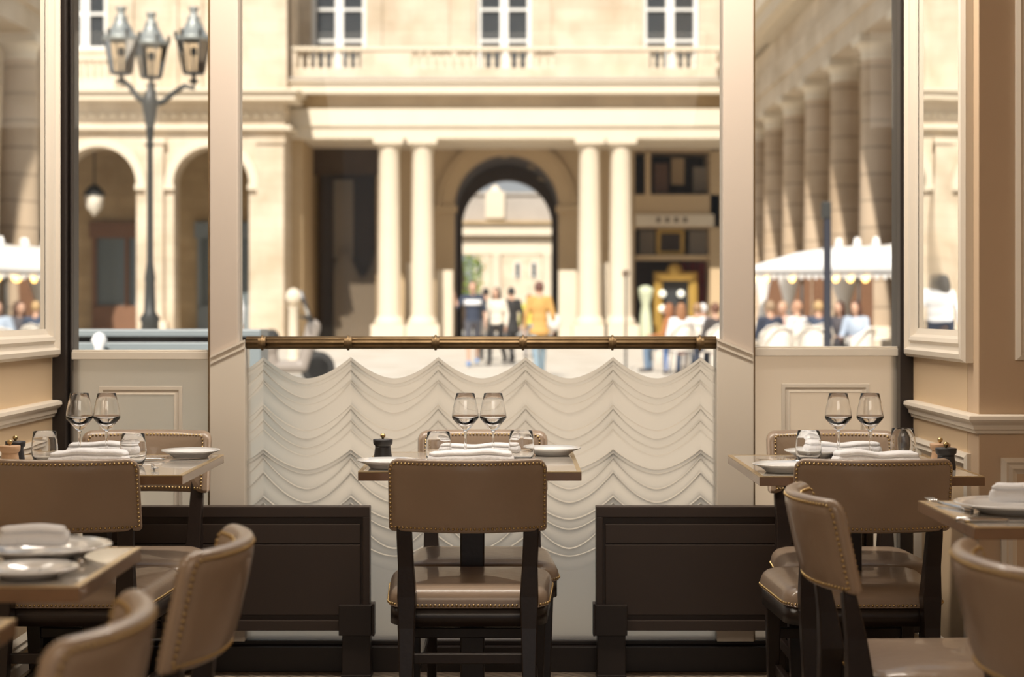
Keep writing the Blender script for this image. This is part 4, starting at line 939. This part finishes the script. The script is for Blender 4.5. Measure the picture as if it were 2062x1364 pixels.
# drapes tied back under the awning
for i, (px, w_) in enumerate(((1536,.20),(1588,.26),(1700,.34))):
    d = thing('terrace_drape', ('narrow white tied curtain at the left end of the terrace','white tied curtain behind the pink top under the awning','broad white tied curtain right of the dark pole')[i], 'curtain', (PX(px,37), 37, 0), 0, 'white curtains under the awning')
    MB().lathe([(w_*.9,.5),(w_*.5,1.1),(w_*.35,1.3),(w_*.8,1.75),(w_,2.0)], n=14).build('cloth', CANVAS, d)
    MB().tube([(0,0,0),(0,0,2.05)], .03, 8).build('pole', IRON, d)
# screen of dark doors under the terrace
b_ = thing('terrace_screen', 'dark brown panelled screen behind the people under the awning', 'screen', (0,0,0))
for px, w_ in ((1562, .22), (1612, .24), (1655, .20), (1735, .26)): MB().box(PX(px,38.5)-w_, PX(px,38.5)+w_, 38.5, 38.6, 0, 2.02).build('panel', SHOPBR, b_, bevel=.01)
# slim dark pole
p_ = thing('street_pole', 'slim dark post with a small box on top, before the terrace', 'pole', (PX(1666,19), 19, 0))
MB().lathe([(.07,0),(.06,.1),(.042,.15),(.042,PZ(430,19))], n=14).build('shaft', mat('navy_iron', (.03,.032,.045), .45), p_)
MB().box(-.065,.035,-.05,.05,PZ(440,19),PZ(407,19)).build('box_head', IRON, p_, bevel=.008)
# round-headed sign pole
p_ = thing('sign_pole', 'thin pole with a small round disc in front of the rightmost portico column', 'sign', (PX(1260,34), 34, 0))
MB().tube([(0,0,0),(0,0,PZ(556,34))], .022, 8).build('shaft', IRON, p_)
MB().prism([(.075*math.cos(2*PI*i/20), PZ(551,34)+.075*math.sin(2*PI*i/20)) for i in range(20)], -.015, .015).build('disc', DKSTONE, p_)
# stone bollard left of the columns
p_ = thing('stone_bollard', 'pale stone bollard with a rounded head in front of the dark hall', 'bollard', (PX(591,37), 37, 0))
MB().lathe([(.17,0),(.13,.15),(.105,.4),(.105,1.20),(.15,1.28)], n=18).build('shaft', STM, p_); MB().ell((0,0,1.46), (.17,.17,.19)).build('head', STM, p_)

# ------------------------------------------------------------------ scooter and low barrier at the left
sc_ = thing('motor_scooter', 'grey parked motor scooter below the arcade pier at the left end of the brass rail', 'scooter', (PX(560,27), 27, 0), .25)
SG = mat('scooter_grey', (.32,.28,.25), .3)
for x in (-.62, .62):
    wh = MB().lathe([(.17,-.05),(.24,-.055),(.27,0),(.24,.055),(.17,.05),(.17,-.05)], n=24); wh.v = [(x+a, c, b+.27) for a, b, c in wh.v]; wh.build('wheel', MORTAR, sc_)
mb = MB(); caps(mb, (-.62,0,.45), (-.15,0,.62), .14, .17); caps(mb, (-.15,0,.60), (-.08,0,.32), .14, .10); caps(mb, (-.08,0,.30), (.38,0,.30), .10, .10); caps(mb, (.38,0,.30), (.55,0,.92), .10, .12); fuse(mb, 'body_shell', SG, sc_, .02)
mb = MB(); caps(mb, (-.70,0,.74), (-.10,0,.76), .10, .13); fuse(mb, 'saddle', MORTAR, sc_, .02)
MB().tube([(.62,0,.27),(.52,0,.95),(.48,0,1.05)], .03, 8).build('fork_tube', STEEL, sc_)
MB().tube([(.40,-.33,1.08),(.48,0,1.04),(.40,.33,1.08)], .02, 8).build('handlebar', MORTAR, sc_)
MB().prism([(.50,1.0),(.53,1.0),(.36,1.48),(.34,1.48)], -.2, .2).build('windscreen', pane_mat('scooter_screen', (.75,.75,.75), 1.5), sc_)
ba = thing('terrace_barrier', 'long low blue-grey metal barrier outside the left side window', 'barrier', (0,0,0))
YR = 9.4
MB().box(PX(60,YR), PX(525,YR), YR, YR+.30, PZ(678,YR), PZ(664,YR)).build('top_shelf', BLUEG, ba, bevel=.005)
MB().box(PX(60,YR)+.03, PX(525,YR)-.03, YR+.06, YR+.28, PZ(692,YR), PZ(678,YR)).build('slot', DARK, ba)
MB().box(PX(60,YR), PX(525,YR), YR+.01, YR+.30, .05, PZ(690,YR)).build('front_panel', BLUEG, ba, bevel=.005)
for px in (90, 330, 505): MB().box(PX(px,YR)-.05, PX(px,YR)+.05, YR, YR+.3, 0, .06).build('foot', DARK, ba)
wb = thing('white_vase', 'small white vase on the ledge outside the left side window', 'vase', (PX(207,YR), YR-.08, 0))
MB().lathe([(.10,0),(.10,.02),(.02,.04),(.02,PZ(706,YR)-.03),(.03,PZ(706,YR)),(.025,PZ(700,YR)),(.045,PZ(684,YR)),(.025,PZ(672,YR)),(.001,PZ(668,YR))], n=18).build('vase_body', CHINA, wb)
